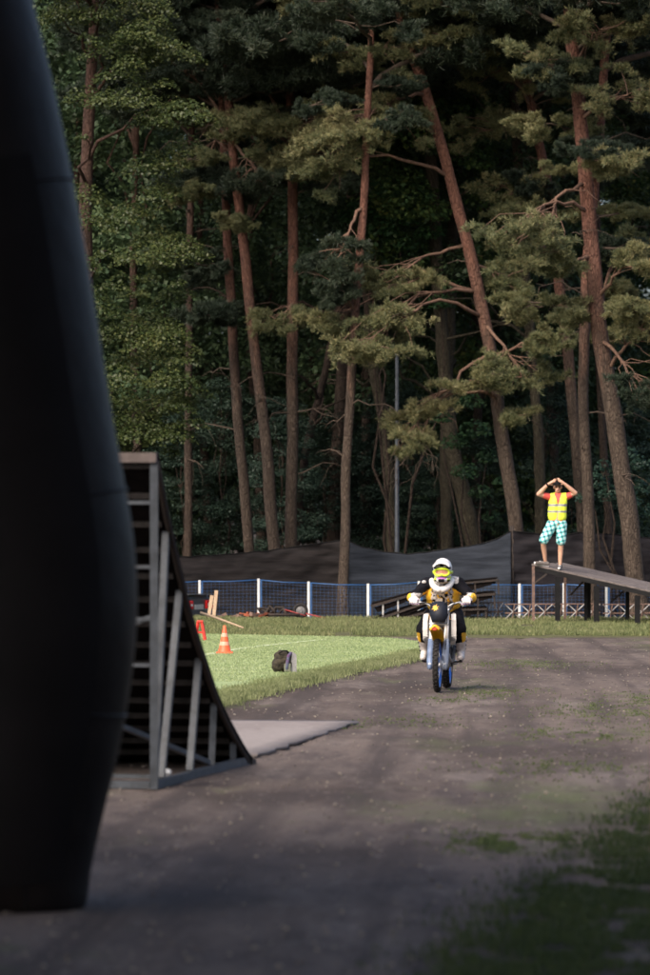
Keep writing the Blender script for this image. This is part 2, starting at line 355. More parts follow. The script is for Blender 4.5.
def clump_filter(P, sc, thr):
    keep = [mnoise.noise(Vector((p[0]*sc, p[1]*sc*.7, 1.3))) > thr for p in P]; return P[np.array(keep)]
e1 = dens[:int(len(dens)*.62)]
P = clump_filter(seg_scatter(e1, 60000, .17, rng, .04), 2.4, -.42)
tag(blades('lawn_edge_grass', P, .02, .085, .010, M_grass_e, .6, 2), 'ragged long grass along the edge of the mown lawn', 'grass', kind='stuff')
# short mown blades over the lawn
Q = np.stack([rng.uniform(-3.6,2.2,90000), 58+rng.uniform(0,1,90000)**1.0*26, np.full(90000,.06)],1)
ex = np.array([[p.x,p.y] for p in poly])
def inside(P, E):
    x, y = P[:,0], P[:,1]; c = np.zeros(len(P), bool); j = len(E)-1
    for i in range(len(E)):
        xi, yi, xj, yj = *E[i], *E[j]
        if yi != yj:
            c ^= ((yi > y) != (yj > y)) & (x < (xj-xi)*(y-yi)/(yj-yi)+xi)
        j = i
    return c
Q = Q[inside(Q, ex)]
tag(blades('mown_grass', Q, .012, .03, .012, M_grass_l, .8, 3), 'short pale green mown grass of the infield lawn', 'grass', kind='stuff')
# grass verge: a low bank below the fence
def bank(X, Y):
    t = np.clip((Y-82.6)/2.2, 0, 1); t2 = np.clip((Y-94.7)/1.6, 0, 1)
    return .03+ .05*t*t*(3-2*t) + .015*np.sin(X*1.7+Y)*t - .50*t2*t2*(3-2*t2)
vg = relief_sheet('grass_verge', -14, 14, 82.3, 101, .2, M_verge, lambda X, Y: bank(X, Y) - .04*np.exp(-((Y-82.3)/.25)**2))
n = 110000; P = np.stack([rng.uniform(-5,9,n), 82.7+rng.uniform(0,1,n)**1.2*13, np.zeros(n)],1); P[:,2] = bank(P[:,0],P[:,1])
P = clump_filter(P, 1.6, -.28)
tag(blades('verge_grass', P, .03, .105, .014, M_grass, .6, 4), 'long grass on the low bank in front of the blue fence', 'grass', kind='stuff')
# coarse grass at the near right corner of the track, and weeds in the dirt
def rx(y): return np.interp(y, [20.5,24,28,33.2,37,41],[.55,1.0,1.75,2.5,3.3,4.3])
n = 90000; Y = rng.uniform(16,40,n); X = rx(Y) + rng.normal(0,.22,n) + np.abs(rng.normal(0,1,n))*1.2
P = clump_filter(np.stack([X,Y,np.full(n,.02)],1), 3.4, -.22)
tag(blades('trackside_grass', P, .015, .05, .011, M_grass_d, .7, 5), 'dark coarse grass beside the track at lower right', 'grass', kind='stuff')
Ps = []
for (px,py,wx,wy,k) in ((520,843,.42,.9,5200),(620,712,.9,2.6,4200),(495,692,.5,1.6,1800),(560,768,.7,1.5,1600),(420,722,.6,1.4,900),(590,735,.8,1.5,2600),(640,700,.5,2.0,1500),(520,665,1.0,2.2,2000),(460,700,.5,.9,700),(330,728,.4,.5,500)):
    c = G(px,py); Ps.append(np.stack([c.x+rng.normal(0,wx,k)*.6, c.y+rng.normal(0,wy,k)*.6, np.full(k,.0)],1))
P = clump_filter(np.concatenate(Ps), 5.5, .02)
tag(blades('track_weeds', P, .006, .026, .014, M_weed, .9, 6), 'low weeds and moss patches growing in the dirt track', 'grass', kind='stuff')
# pebbles, clods and fallen leaves on the dirt
n = 3800; yy = 18 + rng.uniform(0,1,n)**1.3*64; xx = rng.uniform(-1,1,n)*(yy*.078+.3)
s = rng.uniform(.006,.022,n)*(.6+.4*rng.uniform(0,1,n)); O = np.array([[1,0,0],[0,1,0],[-1,0,0],[0,-1,0],[0,0,.7],[0,0,-.4]])
an = rng.uniform(0,6.28,n); V = np.zeros((n,6,3))
for k in range(6):
    ox, oy, oz = O[k]; j = rng.uniform(.7,1.4,n)
    V[:,k,0] = xx + (ox*np.cos(an)-oy*np.sin(an))*s*j; V[:,k,1] = yy + (ox*np.sin(an)+oy*np.cos(an))*s*j*1.2; V[:,k,2] = .009 + oz*s*j
T = np.array([[0,1,4],[1,2,4],[2,3,4],[3,0,4],[1,0,5],[2,1,5],[3,2,5],[0,3,5]])
keep = ~inside(np.stack([xx,yy],1), ex); V = V[keep]; n = len(V)
F = (np.arange(n)[:,None,None]*6 + T[None]).reshape(-1,3)
M_peb = leaf_mat('pebbles', [(.06,.05,.05),(.13,.11,.10),(.24,.21,.18),(.36,.31,.24)], 0, .9, 2)
tag(link('pebbles', np_mesh('pebbles', V.reshape(-1,3), F, M_peb)), 'small pebbles, clods and dry leaves strewn over the dirt track', 'pebbles', kind='stuff')
# chalk line on the lawn
cl = densify([G(p[0],p[1],.066) for p in ((196,657.5),(206,654.5),(222,651.5),(240,648.5),(262,645.8),(285,643.4),(305,641.2),(326,639.6))], .4)
mb = MB(); vs = []
for i, p in enumerate(cl):
    d = (cl[min(i+1,len(cl)-1)]-cl[max(i-1,0)]).normalized(); s_ = Vector((-d.y,d.x,0)); w = .055*(1+.5*mnoise.noise(p*2.1))
    vs += [p+s_*w*1.2, p-s_*w*1.2]
mb.add([(v.x,v.y,.068) for v in vs], [(2*i,2*i+1,2*i+3,2*i+2) for i in range(len(cl)-1)])
tag(mb.build('chalk_line', M_chalk), kind='structure')

# ------------------------------------------------------------------ forest
def needles_np(C, D, L, nper, r, w=.017, spread=.75):
    n = len(C)*nper; c = np.repeat(C, nper, 0); d = np.repeat(D, nper, 0) + r.normal(0, spread, (n,3)); d /= np.linalg.norm(d,axis=1)[:,None]
    ln = L*r.uniform(.6,1.2,n)[:,None]; s = np.cross(d, r.normal(0,1,(n,3))); s /= np.linalg.norm(s,axis=1)[:,None]+1e-6
    b0 = c + d*ln*.08
    V = np.stack([b0 - s*w*.5, b0 + s*w*.5, c + d*ln + s*w*.25, c + d*ln - s*w*.25], 1).reshape(-1,3)
    return V, np.arange(n*4).reshape(-1,4)
def pad_points(w, h, dp, nl, nt, r):
    """tuft centres and axes for a flattened pine pad made of upturned lobes"""
    C = []; D = []; lobes = []
    for k in range(nl):
        a = r.uniform(0,6.283); q = math.sqrt(r.uniform(0,1)); lc = np.array([math.cos(a)*q*w, math.sin(a)*q*dp, r.normal(0,.6)*h]); lobes.append(lc); m = max(10, nt//nl)
        nt_ = int(r.integers(4,8)); ta = r.uniform(0,6.283,nt_); tw = np.stack([np.cos(ta), np.sin(ta), r.normal(.12,.28,nt_)],1); tl = w*r.uniform(.18,.55,nt_)
        j = r.integers(0,nt_,m); t = r.uniform(0,1,m)**.8
        p = tw[j]*(tl[j]*t)[:,None]; p[:,2] -= (t*t)*tl[j]*.22; p += r.normal(0,.035,(m,3))
        C.append(lc + p); D.append(tw[j]*.7+np.array([0,0,.55]))
    return np.concatenate(C), np.concatenate(D), lobes
def limb_pts(a, c, arch, r, n=9, wob=.05):
    a, c = Vector(a), Vector(c); L = (c-a).length; out = []
    for i in range(n):
        t = i/(n-1); p = a.lerp(c, t); p.z += arch*L*4*t*(1-t); 
        if 0 < i < n-1: p += Vector(r.normal(0,1,3))*wob*L*.35
        out.append(p)
    return out
def pine_branch(tree, a, c, w, h, seed, arch=.12, dp=None, rad=.045, nt=260, m=None, bare=2, sub=True):
    """one branch: curved limb with twigs, its needles a sub-part"""
    r = np.random.default_rng(seed); mb = MB(); pts = limb_pts(a, c, arch, r)
    mb.tube(pts, [rad*(1-.65*i/8) for i in range(9)], 6)
    C, D, lobes = pad_points(w, h, dp or w*.7, max(7, int(15*w)), nt, r)
    for lc in lobes[:14]:
        s0 = pts[r.integers(4,9)]; e = Vector(c)+Vector(lc)
        mb.tube(limb_pts(s0, e, .08, r, 4, .12), [rad*.3, rad*.24, rad*.18, rad*.1], 4, cap=False)
    for k in range(bare):
        s0 = pts[r.integers(2,8)]; e = s0 + Vector((r.normal(0,.5), r.normal(0,.4), r.uniform(-.7,.1)))*(.6+.4*w)
        mb.tube(limb_pts(s0, e, .1, r, 5, .2), [rad*.28, rad*.22, rad*.18, rad*.12, rad*.05], 4, cap=False)
    b = mb.build('branch', M_limb, tree, True, world=True)
    V, F = needles_np(C, D, .115, 17, r, w=.0105); V = V + np.array(c) - np.array(tree.location)
    link('needles', np_mesh('needles', V, F, m or M_needle), b)
    return b
# shared branches for crowns high up: limb along +X, 1 unit = about 2.6 m long
GEN = []
for k in range(6):
    r = np.random.default_rng(100+k); mb = MB(); L = 2.6
    pts = limb_pts((0,0,0), (L,0,.35), .06, r); mb.tube(pts, [.055*(1-.7*i/8) for i in range(9)], 5, cap=False); C = []; D = []
    for j in range(10):
        t = r.uniform(.25,1.0); p = Vector((L*t, 0, .35*t+.3*t*(1-t))); e = p + Vector((r.uniform(-.1,.5), r.normal(0,.55), r.normal(.05,.18)))
        mb.tube(limb_pts(p, e, .1, r, 4, .1), [.02,.016,.012,.006], 4, cap=False)
        c_, d_, _ = pad_points(r.uniform(.35,.6), .2, r.uniform(.3,.5), 5, 210, r); C.append(c_+np.array(e)); D.append(d_)
    V, F = needles_np(np.concatenate(C), np.concatenate(D), .13, 15, r, w=.0135)
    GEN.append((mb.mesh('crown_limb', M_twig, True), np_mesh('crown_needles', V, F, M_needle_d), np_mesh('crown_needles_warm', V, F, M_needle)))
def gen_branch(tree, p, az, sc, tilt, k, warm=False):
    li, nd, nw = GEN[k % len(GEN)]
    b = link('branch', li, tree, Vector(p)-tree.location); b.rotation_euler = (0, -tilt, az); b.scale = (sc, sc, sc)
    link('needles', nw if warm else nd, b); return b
def trunk_path(px, d, ztop, w0, w1):
    """px: photo points from base upward (first is where it leaves the ground or net)"""
    pts = [A(x, y, d) for (x, y) in px]
    base = pts[0].copy(); k = (pts[1]-pts[0]); t = base.z/k.z if k.z else 0; base = pts[0]-k*t*.9; base.z = -.6
    dirn = (pts[-1]-pts[-2]).normalized(); z = pts[-1].z; ext = []
    while z < ztop: z += 2.0; dirn = (dirn+Vector((0,0,.12))).normalized(); ext.append((ext[-1] if ext else pts[-1]) + dirn*(2.0/dirn.z))
    allp = [base]+pts+ext
    # smooth resample
    out = []
    for i in range(len(allp)-1):
        p0, p1, p2, p3 = allp[max(i-1,0)], allp[i], allp[i+1], allp[min(i+2,len(allp)-1)]
        for s in range(4):
            t = s/4; out.append(.5*((2*p1)+(-p0+p2)*t+(2*p0-5*p1+4*p2-p3)*t*t+(-p0+3*p1-3*p2+p3)*t**3))
    out.append(allp[-1]); rad = []
    r0, r1 = w0/2*d/FPX*.86, w1/2*d/FPX*.88
    for p in out:
        t = min(1, max(0, p.z/13)); rr = r0+(r1-r0)*t
        if p.z > 13: rr = r1*max(.12, 1-(p.z-13)/(ztop-10))
        if p.z < .7: rr *= 1+.35*(1-max(0,p.z)/.7)
        rad.append(rr)
    return out, rad
def at_h(pts, z):
    for a, b in zip(pts[:-1], pts[1:]):
        if a.z <= z <= b.z: return a.lerp(b, (z-a.z)/(b.z-a.z))
    return pts[-1]
def make_pine(label, px, d, w0, w1, ztop=21, bark=None, seed=0, crown0=12.5, nb=16, stubs=7, group='tall pine trunks along the forest edge', blen=1.0, warm=False):
    pts, rad = trunk_path(px, d, ztop, w0, w1); t = empty('pine_tree', (pts[0].x, pts[0].y, 0)); tag(t, label, 'pine tree', group)
    r = np.random.default_rng(500+seed); mb = MB()
    wob = [p + Vector((mnoise.noise(p*.6+Vector((seed,0,0))), mnoise.noise(p*.6+Vector((0,seed,5))), 0))*.05 for p in pts]
    n = 12; mb.tube(wob, rad, n)
    mb.v = [tuple(Vector(v)+Vector((mnoise.noise(Vector(v)*5), mnoise.noise(Vector(v)*5+Vector((3,1,2))), 0))*.018) for v in mb.v]
    mb.build('trunk', bark or M_bark, t, True, world=True)
    # dead stubs and bare twigs on the lower trunk
    for k in range(stubs):
        z = r.uniform(3.2, 12); p = at_h(pts, z); az = r.uniform(0,6.28); L = r.uniform(.25,2.0)
        e = p + Vector((math.cos(az)*L, math.sin(az)*L*.6, r.uniform(-.25,.35)*L)); s = MB(); q = limb_pts(p, e, .1, r, 6, .12)
        s.tube(q, [.022,.019,.016,.012,.009,.005], 5, cap=False)
        if L > .7:
            for j in range(3):
                p2 = q[r.integers(2,5)]; s.tube(limb_pts(p2, p2+Vector((r.normal(0,.3), r.normal(0,.2), r.normal(-.15,.2))), .1, r, 4, .15), [.009,.007,.005,.003], 3, cap=False)
        s.build('dead_branch', M_twig, t, True, world=True)
    crown0 -= 1.3; nb = int(nb*1.5); ztop0 = ztop
    for k in range(nb):
        z = crown0 + (ztop-crown0)*(k+.5)/nb; az = k*2.4+r.uniform(-.5,.5); sc = blen*(1.35 - .75*(z-crown0)/(ztop-crown0))*r.uniform(.75,1.15)
        gen_branch(t, at_h(pts, z), az, sc, r.uniform(-.1,.35), int(r.integers(0,6)), warm)
    return t, pts
# the pines one can tell apart, left to right
PN = {}
def P_(key, *a, **k): PN[key] = make_pine(*a, **k)
P_('a', 'slim straight pine leftmost, partly behind the leafy linden', [(188,552),(188,430),(189,330),(190,250)], 108, 10, 7, seed=1, bark=M_bark_d, stubs=5)
P_('b', 'slender pine leaning left, left one of the close pair', [(249,550),(241,450),(231,310),(226,200),(223,110)], 106, 13, 9, seed=2, crown0=13.0)
P_('c', 'slender pine leaning left, right one of the close pair', [(275,549),(265,440),(250,310),(240,210),(231,130)], 104.5, 15, 9.5, seed=3, crown0=13.4)
P_('d', 'straight upright pine right of the leaning pair', [(291,548),(292,440),(293,320),(292,210),(291,140)], 105, 14.5, 10.5, seed=4, crown0=13.2)
P_('f', 'thick dark pine standing behind the net post pine', [(333,545),(337,460),(342,370),(349,260)], 112, 17, 12, seed=6, bark=M_bark_d, crown0=12)
P_('e', 'slim pine holding the net, standing in front of it', [(343.5,617),(345,530),(348,440),(355,330),(362,230),(365,170)], 99.6, 12.5, 7.5, seed=5, crown0=13.2, nb=13)
P_('j', 'tall orange pine leaning left across the middle of the forest', [(517,540),(508,470),(500,420),(492,355),(481,305),(468,245),(450,180),(425,90),(410,45)], 101, 18, 11.5, seed=10, crown0=14.6, nb=16, stubs=4, warm=True)
P_('l', 'slim pine leaning left behind the man in the vest', [(583,545),(578,470),(569,370),(560,290),(548,190),(532,110)], 104, 14, 10.5, seed=12, crown0=13.4)
P_('m', 'straight grey pine rising behind the platform, in front of the net', [(593,618),(589,520),(585,420),(584,340),(587,260),(595,180)], 98.5, 14.5, 9, seed=13, crown0=13.6, stubs=6)
P_('o', 'slim dark pine standing right behind the thick right pine', [(610,545),(600,380),(597,250),(595,100)], 108, 10, 8, seed=15, crown0=12.5, bark=M_bark_d)
P_('n', 'thick pine at the right edge, curving up to the left', [(640,618),(634,560),(623,480),(611,400),(599,320),(590,230),(582,140),(574,60)], 96.5, 23, 14.5, seed=14, crown0=13.8, nb=17, stubs=6)
# branches one can follow in the photograph: tree, attach pixel, pad centre pixel, pad half width px, half height px, depth shift
BR = [('j',(427,95),(345,135),46,12,-1.6,.10),('j',(440,135),(395,112),30,13,-.8,.05),('j',(450,178),(330,165),34,18,-1.2,.12),('j',(478,292),(382,325),38,13,-1.5,.14),
 ('j',(478,292),(335,322),32,17,-1.0,.16),('j',(484,318),(372,345),42,13,-2.2,.18),('j',(470,248),(395,278),34,20,-.6,.10),('j',(492,352),(420,415),30,17,-1.2,.04),
 ('j',(498,400),(405,440),24,16,-1.4,.22),('j',(486,322),(522,377),34,11,-1.0,.05),('j',(474,265),(512,285),24,17,.7,.05),('j',(497,400),(470,380),20,8,-1.0,.05),('j',(500,420),(515,420),18,8,-.9,.05),
 ('j',(493,360),(540,342),26,10,-1.2,.06),('j',(412,50),(365,58),34,15,-1.0,.10),('j',(416,60),(450,35),34,15,-.6,.10),
 ('d',(292,305),(282,325),24,12,-1.2,.10),('d',(291,150),(262,122),40,13,-1.0,.08),('d',(291,140),(318,118),36,15,-1.4,.10),('b',(224,115),(210,165),34,14,-.8,.10),
 ('c',(233,145),(262,182),30,10,-1.0,.10),('b',(223,110),(255,62),50,17,-.8,.1),('d',(291,140),(225,30),52,18,-1.0,.1),
 ('l',(545,175),(508,195),30,14,-1.0,.08),('l',(552,215),(515,210),30,9,-1.4,.08),('l',(556,255),(508,243),26,11,-.8,.08),
 ('n',(585,185),(535,255),36,11,-1.6,.16),('n',(588,212),(520,225),36,9,-1.9,.14),('n',(592,255),(565,270),18,9,-.8,.05),
 ('n',(596,300),(632,265),28,14,-1.2,.08),('n',(585,165),(615,165),34,12,-1.2,.08),('n',(580,120),(628,95),34,15,-1.0,.08),('n',(578,95),(540,60),34,15,-.8,.08),
 ('n',(606,370),(645,330),24,10,-1.0,.05),('n',(602,340),(640,395),28,12,-1.3,.12),('m',(586,350),(620,245),24,10,.6,.05),('l',(538,135),(490,130),34,17,-.6,.1),('l',(532,110),(505,70),36,16,-.8,.1),
 ('e',(363,205),(340,255),30,13,-.5,.1),('e',(357,310),(330,285),24,12,-.6,.1),('n',(576,70),(600,30),40,16,-1.2,.1),('j',(404,20),(440,5),40,16,-.8,.1),('c',(231,130),(180,70),44,16,-.6,.1)]
for i, (k, ap, cp, hw, hh, dd, ar) in enumerate(BR):
    t, pts = PN[k]; d = t.location.y; a = A(*ap, d); a = at_h(pts, a.z); c = A(cp[0], cp[1], d+dd*1.0); s = d/FPX*1.12
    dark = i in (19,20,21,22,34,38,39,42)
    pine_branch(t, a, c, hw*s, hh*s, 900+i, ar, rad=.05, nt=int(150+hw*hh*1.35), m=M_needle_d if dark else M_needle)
r = np.random.default_rng(91)
for key in PN:
    t, pts = PN[key]
    for k in range(0 if key == 'j' else 6 if key in 'lmn' else 4):
        z = r.uniform(6.5,12.5); az = r.choice([0.2,2.9,-.5,3.6,-1.2,-2.0])+r.normal(0,.3); gen_branch(t, at_h(pts, z), az, r.uniform(.45,.8), r.uniform(-.25,.15), int(r.integers(0,6)), r.uniform() < .35)
# hanging bare twigs under the low branch of the leaning pine
t, pts = PN['j']; r = np.random.default_rng(77)
for k in range(9):
    p = A(r.uniform(398,425), r.uniform(430,452), 99.6); mb = MB(); q = p + Vector((r.normal(-.1,.25), r.normal(0,.2), -r.uniform(.5,1.3)))
    l_ = limb_pts(p, q, .05, r, 6, .12); mb.tube(l_, [.012,.010,.008,.006,.005,.003], 4, cap=False)
    for j in range(4):
        s = l_[r.integers(1,5)]; mb.tube(limb_pts(s, s+Vector((r.normal(0,.2), r.normal(0,.1), -r.uniform(.1,.5))), .05, r, 4, .1), [.006,.005,.004,.002], 3, cap=False)
    mb.build('hanging_twig', M_twig, t, True, world=True)

# broadleaf crowns
def leaf_np(C, Nrm, size, r, asp=.62):
    n = len(C); u = np.cross(Nrm, r.normal(0,1,(n,3))); u /= np.linalg.norm(u,axis=1)[:,None]+1e-6; v = np.cross(Nrm, u); v /= np.linalg.norm(v,axis=1)[:,None]+1e-6
    s = (size*r.uniform(.6,1.25,n))[:,None]; bend = Nrm*s*.12
    V = np.stack([C-u*s*.5, C+v*s*asp*.5-bend, C+u*s*.5, C-v*s*asp*.5-bend], 1).reshape(-1,3)
    return V, np.arange(n*4).reshape(-1,4)
def clump_leaves(centres, radii, per, size, r, flat=.5, droop=.5):
    C = []; N = []
    for c, q in zip(centres, radii):
        m = max(8, int(per*(q**2))); u = r.normal(0,1,(m,3)); u /= np.linalg.norm(u,axis=1)[:,None]; rad = q*r.uniform(.35,1,m)[:,None]**.6
        p = u*rad*np.array([1,1,flat]); p[:,2] -= droop*(p[:,0]**2+p[:,1]**2)/q*.5
        C.append(p+c); nn = u*.5+np.array([0,-.25,.8])+r.normal(0,.45,(m,3)); N.append(nn/np.linalg.norm(nn,axis=1)[:,None])
    return leaf_np(np.concatenate(C), np.concatenate(N), size, r)
CROWN = []
for k in range(4):
    r = np.random.default_rng(300+k); nC = 85; th = r.uniform(0,6.28,nC); zz = r.uniform(0,1,nC); prof = np.sin(np.pi*np.clip(zz*.82+.14,0,1))**.6
    rr = prof*np.sqrt(r.uniform(.15,1,nC))*2.6; cen = np.stack([rr*np.cos(th), rr*np.sin(th), zz*16], 1); q = r.uniform(.55,1.15,nC)
    V, F = clump_leaves(cen, q, 330, .17, r, .55, .4); CROWN.append((V, F, cen))
_cm = {}
def crown_mesh(k, m):
    if (k, m.name) not in _cm: V, F, c = CROWN[k]; _cm[(k, m.name)] = np_mesh('crown', V, F, m)
    return _cm[(k, m.name)]
_tm = {}
def broad_tree(name, label, loc, k, m, sc=(1,1,1), z0=2.0, rz=0, trunk_r=.16, bark=None, group=None, cat='tree'):
    t = empty(name, (loc[0],loc[1],0), rz); tag(t, label, cat, group)
    key = (k, round(sc[2],2), round(z0,1), round(trunk_r,2), (bark or M_bark_d).name)
    if key not in _tm:
        r = np.random.default_rng(40+k); mb = MB(); H = z0+15*sc[2]; path = [Vector((mnoise.noise(Vector((i*.4,k,2)))*.35*(i>0), mnoise.noise(Vector((i*.4,k,9)))*.35*(i>0), -.6+(H+.55)*i/9)) for i in range(10)]
        mb.tube(path, [trunk_r*(1.3 if i == 0 else 1-.85*i/9) for i in range(10)], 9)
        for j in range(14):
            c = CROWN[k][2][j*5]; e = Vector((c[0]*sc[0], c[1]*sc[1], z0+c[2]*sc[2])); s = path[min(9, max(1, int(9*(e.z-1.2)/H)))]
            mb.tube(limb_pts(s, e, .08, r, 6, .12), [trunk_r*.32*(1-.15*i) for i in range(6)], 5, cap=False)
        _tm[key] = mb.mesh('trunk', bark or M_bark_d, True)
    link('trunk', _tm[key], t)
    c = link('crown', crown_mesh(k, m), t, (0,0,z0)); c.scale = sc
    return t
# dark forest rows behind the pines
r = np.random.default_rng(55); i = 0
for row, (d, step) in enumerate(((115,2.7),(122,2.6),(130,2.7),(139,2.8),(149,3.0),(158,2.4))):
    x = -12.5-(row%2)*1.2
    while x < 13.5:
        kind = M_leafC if (row <= 1 and r.uniform() < .3) else M_leafB
        z0 = r.uniform(1.0,3.4) if row else r.uniform(4.5,6.5)
        broad_tree('forest_tree', 'dark broadleaf tree deep in the forest behind the pines', (x+r.uniform(-.6,.6), d+r.uniform(-2,2)), int(r.integers(0,4)), kind, (1,1,r.uniform(1.0,1.3)) , z0, r.uniform(0,6.28), .15, group='dark broadleaf trees filling the forest')
        x += step; i += 1
# trunks of the broadleaf trees one can tell apart
def bare_tree(label, px, d, w0, w1, k, m, bark, seed, z0=8.5, sc=(.9,.9,.9)):
    pts, rad = trunk_path(px, d, 15, w0, w1); t = empty('broadleaf_tree', (pts[0].x, pts[0].y, 0)); tag(t, label, 'tree', 'broadleaf trunks between the pines')
    mb = MB(); mb.tube(pts, rad, 10); mb.v = [tuple(Vector(v)+Vector((mnoise.noise(Vector(v)*3), mnoise.noise(Vector(v)*3+Vector((3,1,2))), 0))*.05) for v in mb.v]
    r = np.random.default_rng(seed)
    for j in range(9):
        z = r.uniform(4.5,12); p = at_h(pts, z); az = r.uniform(0,6.28); L = r.uniform(1,2.6); mb.tube(limb_pts(p, p+Vector((math.cos(az)*L, math.sin(az)*L, r.uniform(.1,.9)*L)), .08, r, 6, .15), [.05,.042,.034,.026,.018,.01], 5, cap=False)
    mb.build('trunk', bark, t, True, world=True); top = at_h(pts, z0+3)
    c = link('crown', crown_mesh(k, m), t, (top.x-t.location.x, top.y-t.location.y, z0)); c.scale = sc; c.rotation_euler[2] = seed
bare_tree('brown broadleaf trunk leaning left just left of the lamp post', [(393,552),(389,480),(383,420),(373,360),(368,310)], 108.5, 14, 11, 0, M_leafB, M_bark_g, 1)
bare_tree('thick forked brown trunk leaning left right of the lamp post', [(474,545),(462,490),(450,440),(446,390)], 107.5, 21, 13, 1, M_leafC, M_bark_g, 2)
bare_tree('upright brown trunk beside the forked one', [(447,545),(446,480),(447,400),(450,330)], 110, 15, 12, 2, M_leafB, M_bark_g, 3)
bare_tree('greenish upright trunk between the leaning pine and the man', [(541,540),(540,470),(536,400),(530,330)], 106.5, 13, 11, 3, M_leafB, M_bark_g, 4)
bare_tree('thin dark trunk leaning right between two pines', [(298,520),(306,450),(318,400),(330,350)], 110.5, 10, 8, 0, M_leafB, M_bark_d, 5)
# undergrowth just behind the net
r = np.random.default_rng(66)
for k in range(15):
    x = -8.0+k*1.12+r.uniform(-.3,.3); d = 108+r.uniform(0,5)
    broad_tree('shrub', 'dark leafy shrub behind the black net', (x, d), int(r.integers(0,4)), M_leafD, (.42,.42,r.uniform(.2,.36)), .2, r.uniform(0,6.28), .05, group='dark undergrowth shrubs behind the net', cat='shrub')
for k in range(13):
    broad_tree('shrub', 'dim leafy thicket far back between the trunks', (-11+k*1.85+r.uniform(-.4,.4), 133+r.uniform(-3,3)), int(r.integers(0,4)), M_leafD, (.8,.8,.34), -.3, r.uniform(0,6.28), .06, group='dim thicket far back in the forest', cat='shrub')
def leafy_bush(name, label, lumps, d, m, seed, size=.13, per=900, base=None, cat='shrub', flat=.55, droop=.5):
    r = np.random.default_rng(seed); cs = []; qs = []
    for (px, py, rad) in lumps:
        dd = d + r.uniform(-.5,.5); c = A(px, py, dd); cs.append(np.array(c)); qs.append(rad*dd/FPX)
    b = A(base[0], base[1], d) if base else Vector(cs[0]); t = empty(name, (b.x, d, 0)); tag(t, label, cat)
    V, F = clump_leaves(cs, qs, per, size, r, flat, droop); link('crown', np_mesh('crown', V-np.array(t.location), F, m), t)
    mb = MB()
    for c in cs[::max(1, len(cs)//3)]:
        c = Vector(c); mb.tube(limb_pts((b.x, d, -.5), c, .04, r, 6, .06), [.05,.042,.034,.026,.018,.008], 5, cap=False)
    mb.build('trunk', M_bark_d, t, True, world=True); return t
leafy_bush('yew_bush', 'bluish green bush hanging over the net beside the right pines', [(598,480,15),(612,492,17),(630,500,15),(585,495,12),(620,470,14),(645,485,16),(605,465,12),(640,462,14),(648,510,12),(628,452,12)], 99.8, leaf_mat('yew_leaves', [(.010,.028,.022),(.021,.050,.036),(.040,.075,.046)], .2, .5, .8), 21, .10, 1500, (625,600))
leafy_bush('maple_bush', 'green bush between the lamp post and the leaning pine', [(455,440,16),(475,428,18),(465,470,16),(488,455,15),(480,490,14),(492,515,10),(440,415,14),(470,400,16),(500,480,9)], 105, leaf_mat('maple_leaves', [(.012,.034,.018),(.025,.060,.026),(.046,.085,.03)], .3, .5, .8), 22, .11, 1300, (475,600))
leafy_bush('acacia_tree', 'bright green leafy tree between upright and leaning pines', [(365,205,20),(390,190,22),(405,215,18),(380,225,22),(350,215,14),(420,195,16),(400,240,18),(430,230,16),(370,185,14),(440,300,16),(455,285,14)], 107, leaf_mat('acacia_leaves', [(.014,.046,.018),(.030,.078,.028),(.055,.11,.034)], .35, .5, .8), 23, .12, 1200, (400,600), 'tree')
# the big linden at left: layered, drooping sprays
r = np.random.default_rng(88); cs = []; qs = []
for k in range(165):
    py = r.uniform(-60,455); re = np.interp(py, [-60,0,60,110,160,210,260,320,350,400,430,455],[150,170,196,206,200,188,192,186,205,204,200,180]) - 10
    px = re - abs(r.normal(0,1))*72; px = max(px, -60); d = 97.5 + (r.uniform(-1,1) + (re-px)/190*-.6)*1.4
    if px < 40 and r.uniform() < .5: continue
    cs.append(np.array(A(px, py, d))); qs.append(r.uniform(.25,.85)**1.1)
for k in range(90):
    px = r.uniform(-150,150); py = r.uniform(-420,-60); cs.append(np.array(A(px, py, 98+r.uniform(-1.5,1.5)))); qs.append(r.uniform(.4,.7))
t = empty('linden_tree', (A(90,600,99.5).x, 99.5, 0)); tag(t, 'large leafy green linden behind the black arch at left', 'tree')
V, F = clump_leaves(cs, qs, 1050, .085, r, .24, 1.1); link('crown', np_mesh('crown', V-np.array(t.location), F, M_leafA), t)
mb = MB(); tp = [Vector((t.location.x+.12*math.sin(i), 99.5, i*2.0-.6)) for i in range(11)]; mb.tube(tp, [.26-.02*i for i in range(11)], 10)
for c in cs[::9]:
    c = Vector(c); z = max(1.8, c.z-.8-abs(c.x-t.location.x)*.25); mb.tube(limb_pts(at_h(tp, z), c, .06, r, 6, .08), [.05,.042,.034,.024,.015,.007], 5, cap=False)
mb.build('trunk', M_bark_d, t, True, world=True)
# unseen broad trees added round the camera to shade the near track
for k, (x, y, s, lab) in enumerate(((-7.5,15,1.9,'unseen tree added to shade the near track, left of the viewpoint'),(7.5,20,1.7,'unseen tree added to shade the near grass, right of the viewpoint'),(1.0,2,2.3,'unseen tree added to shade the near track, behind the viewpoint'),(-6.5,3,2.2,'unseen shading tree added behind the viewpoint to the left'),(4.6,10,2.0,'unseen shading tree added close beside the viewpoint on the right'),(-4.8,10.5,2.0,'unseen shading tree added close beside the viewpoint on the left'))):
    broad_tree('added_shade_tree', lab, (x,y), k % 4, M_leafB, (s*1.3,s*1.3,.68), 6.4, k*1.3, .3, group='unseen shading trees added round the viewpoint')

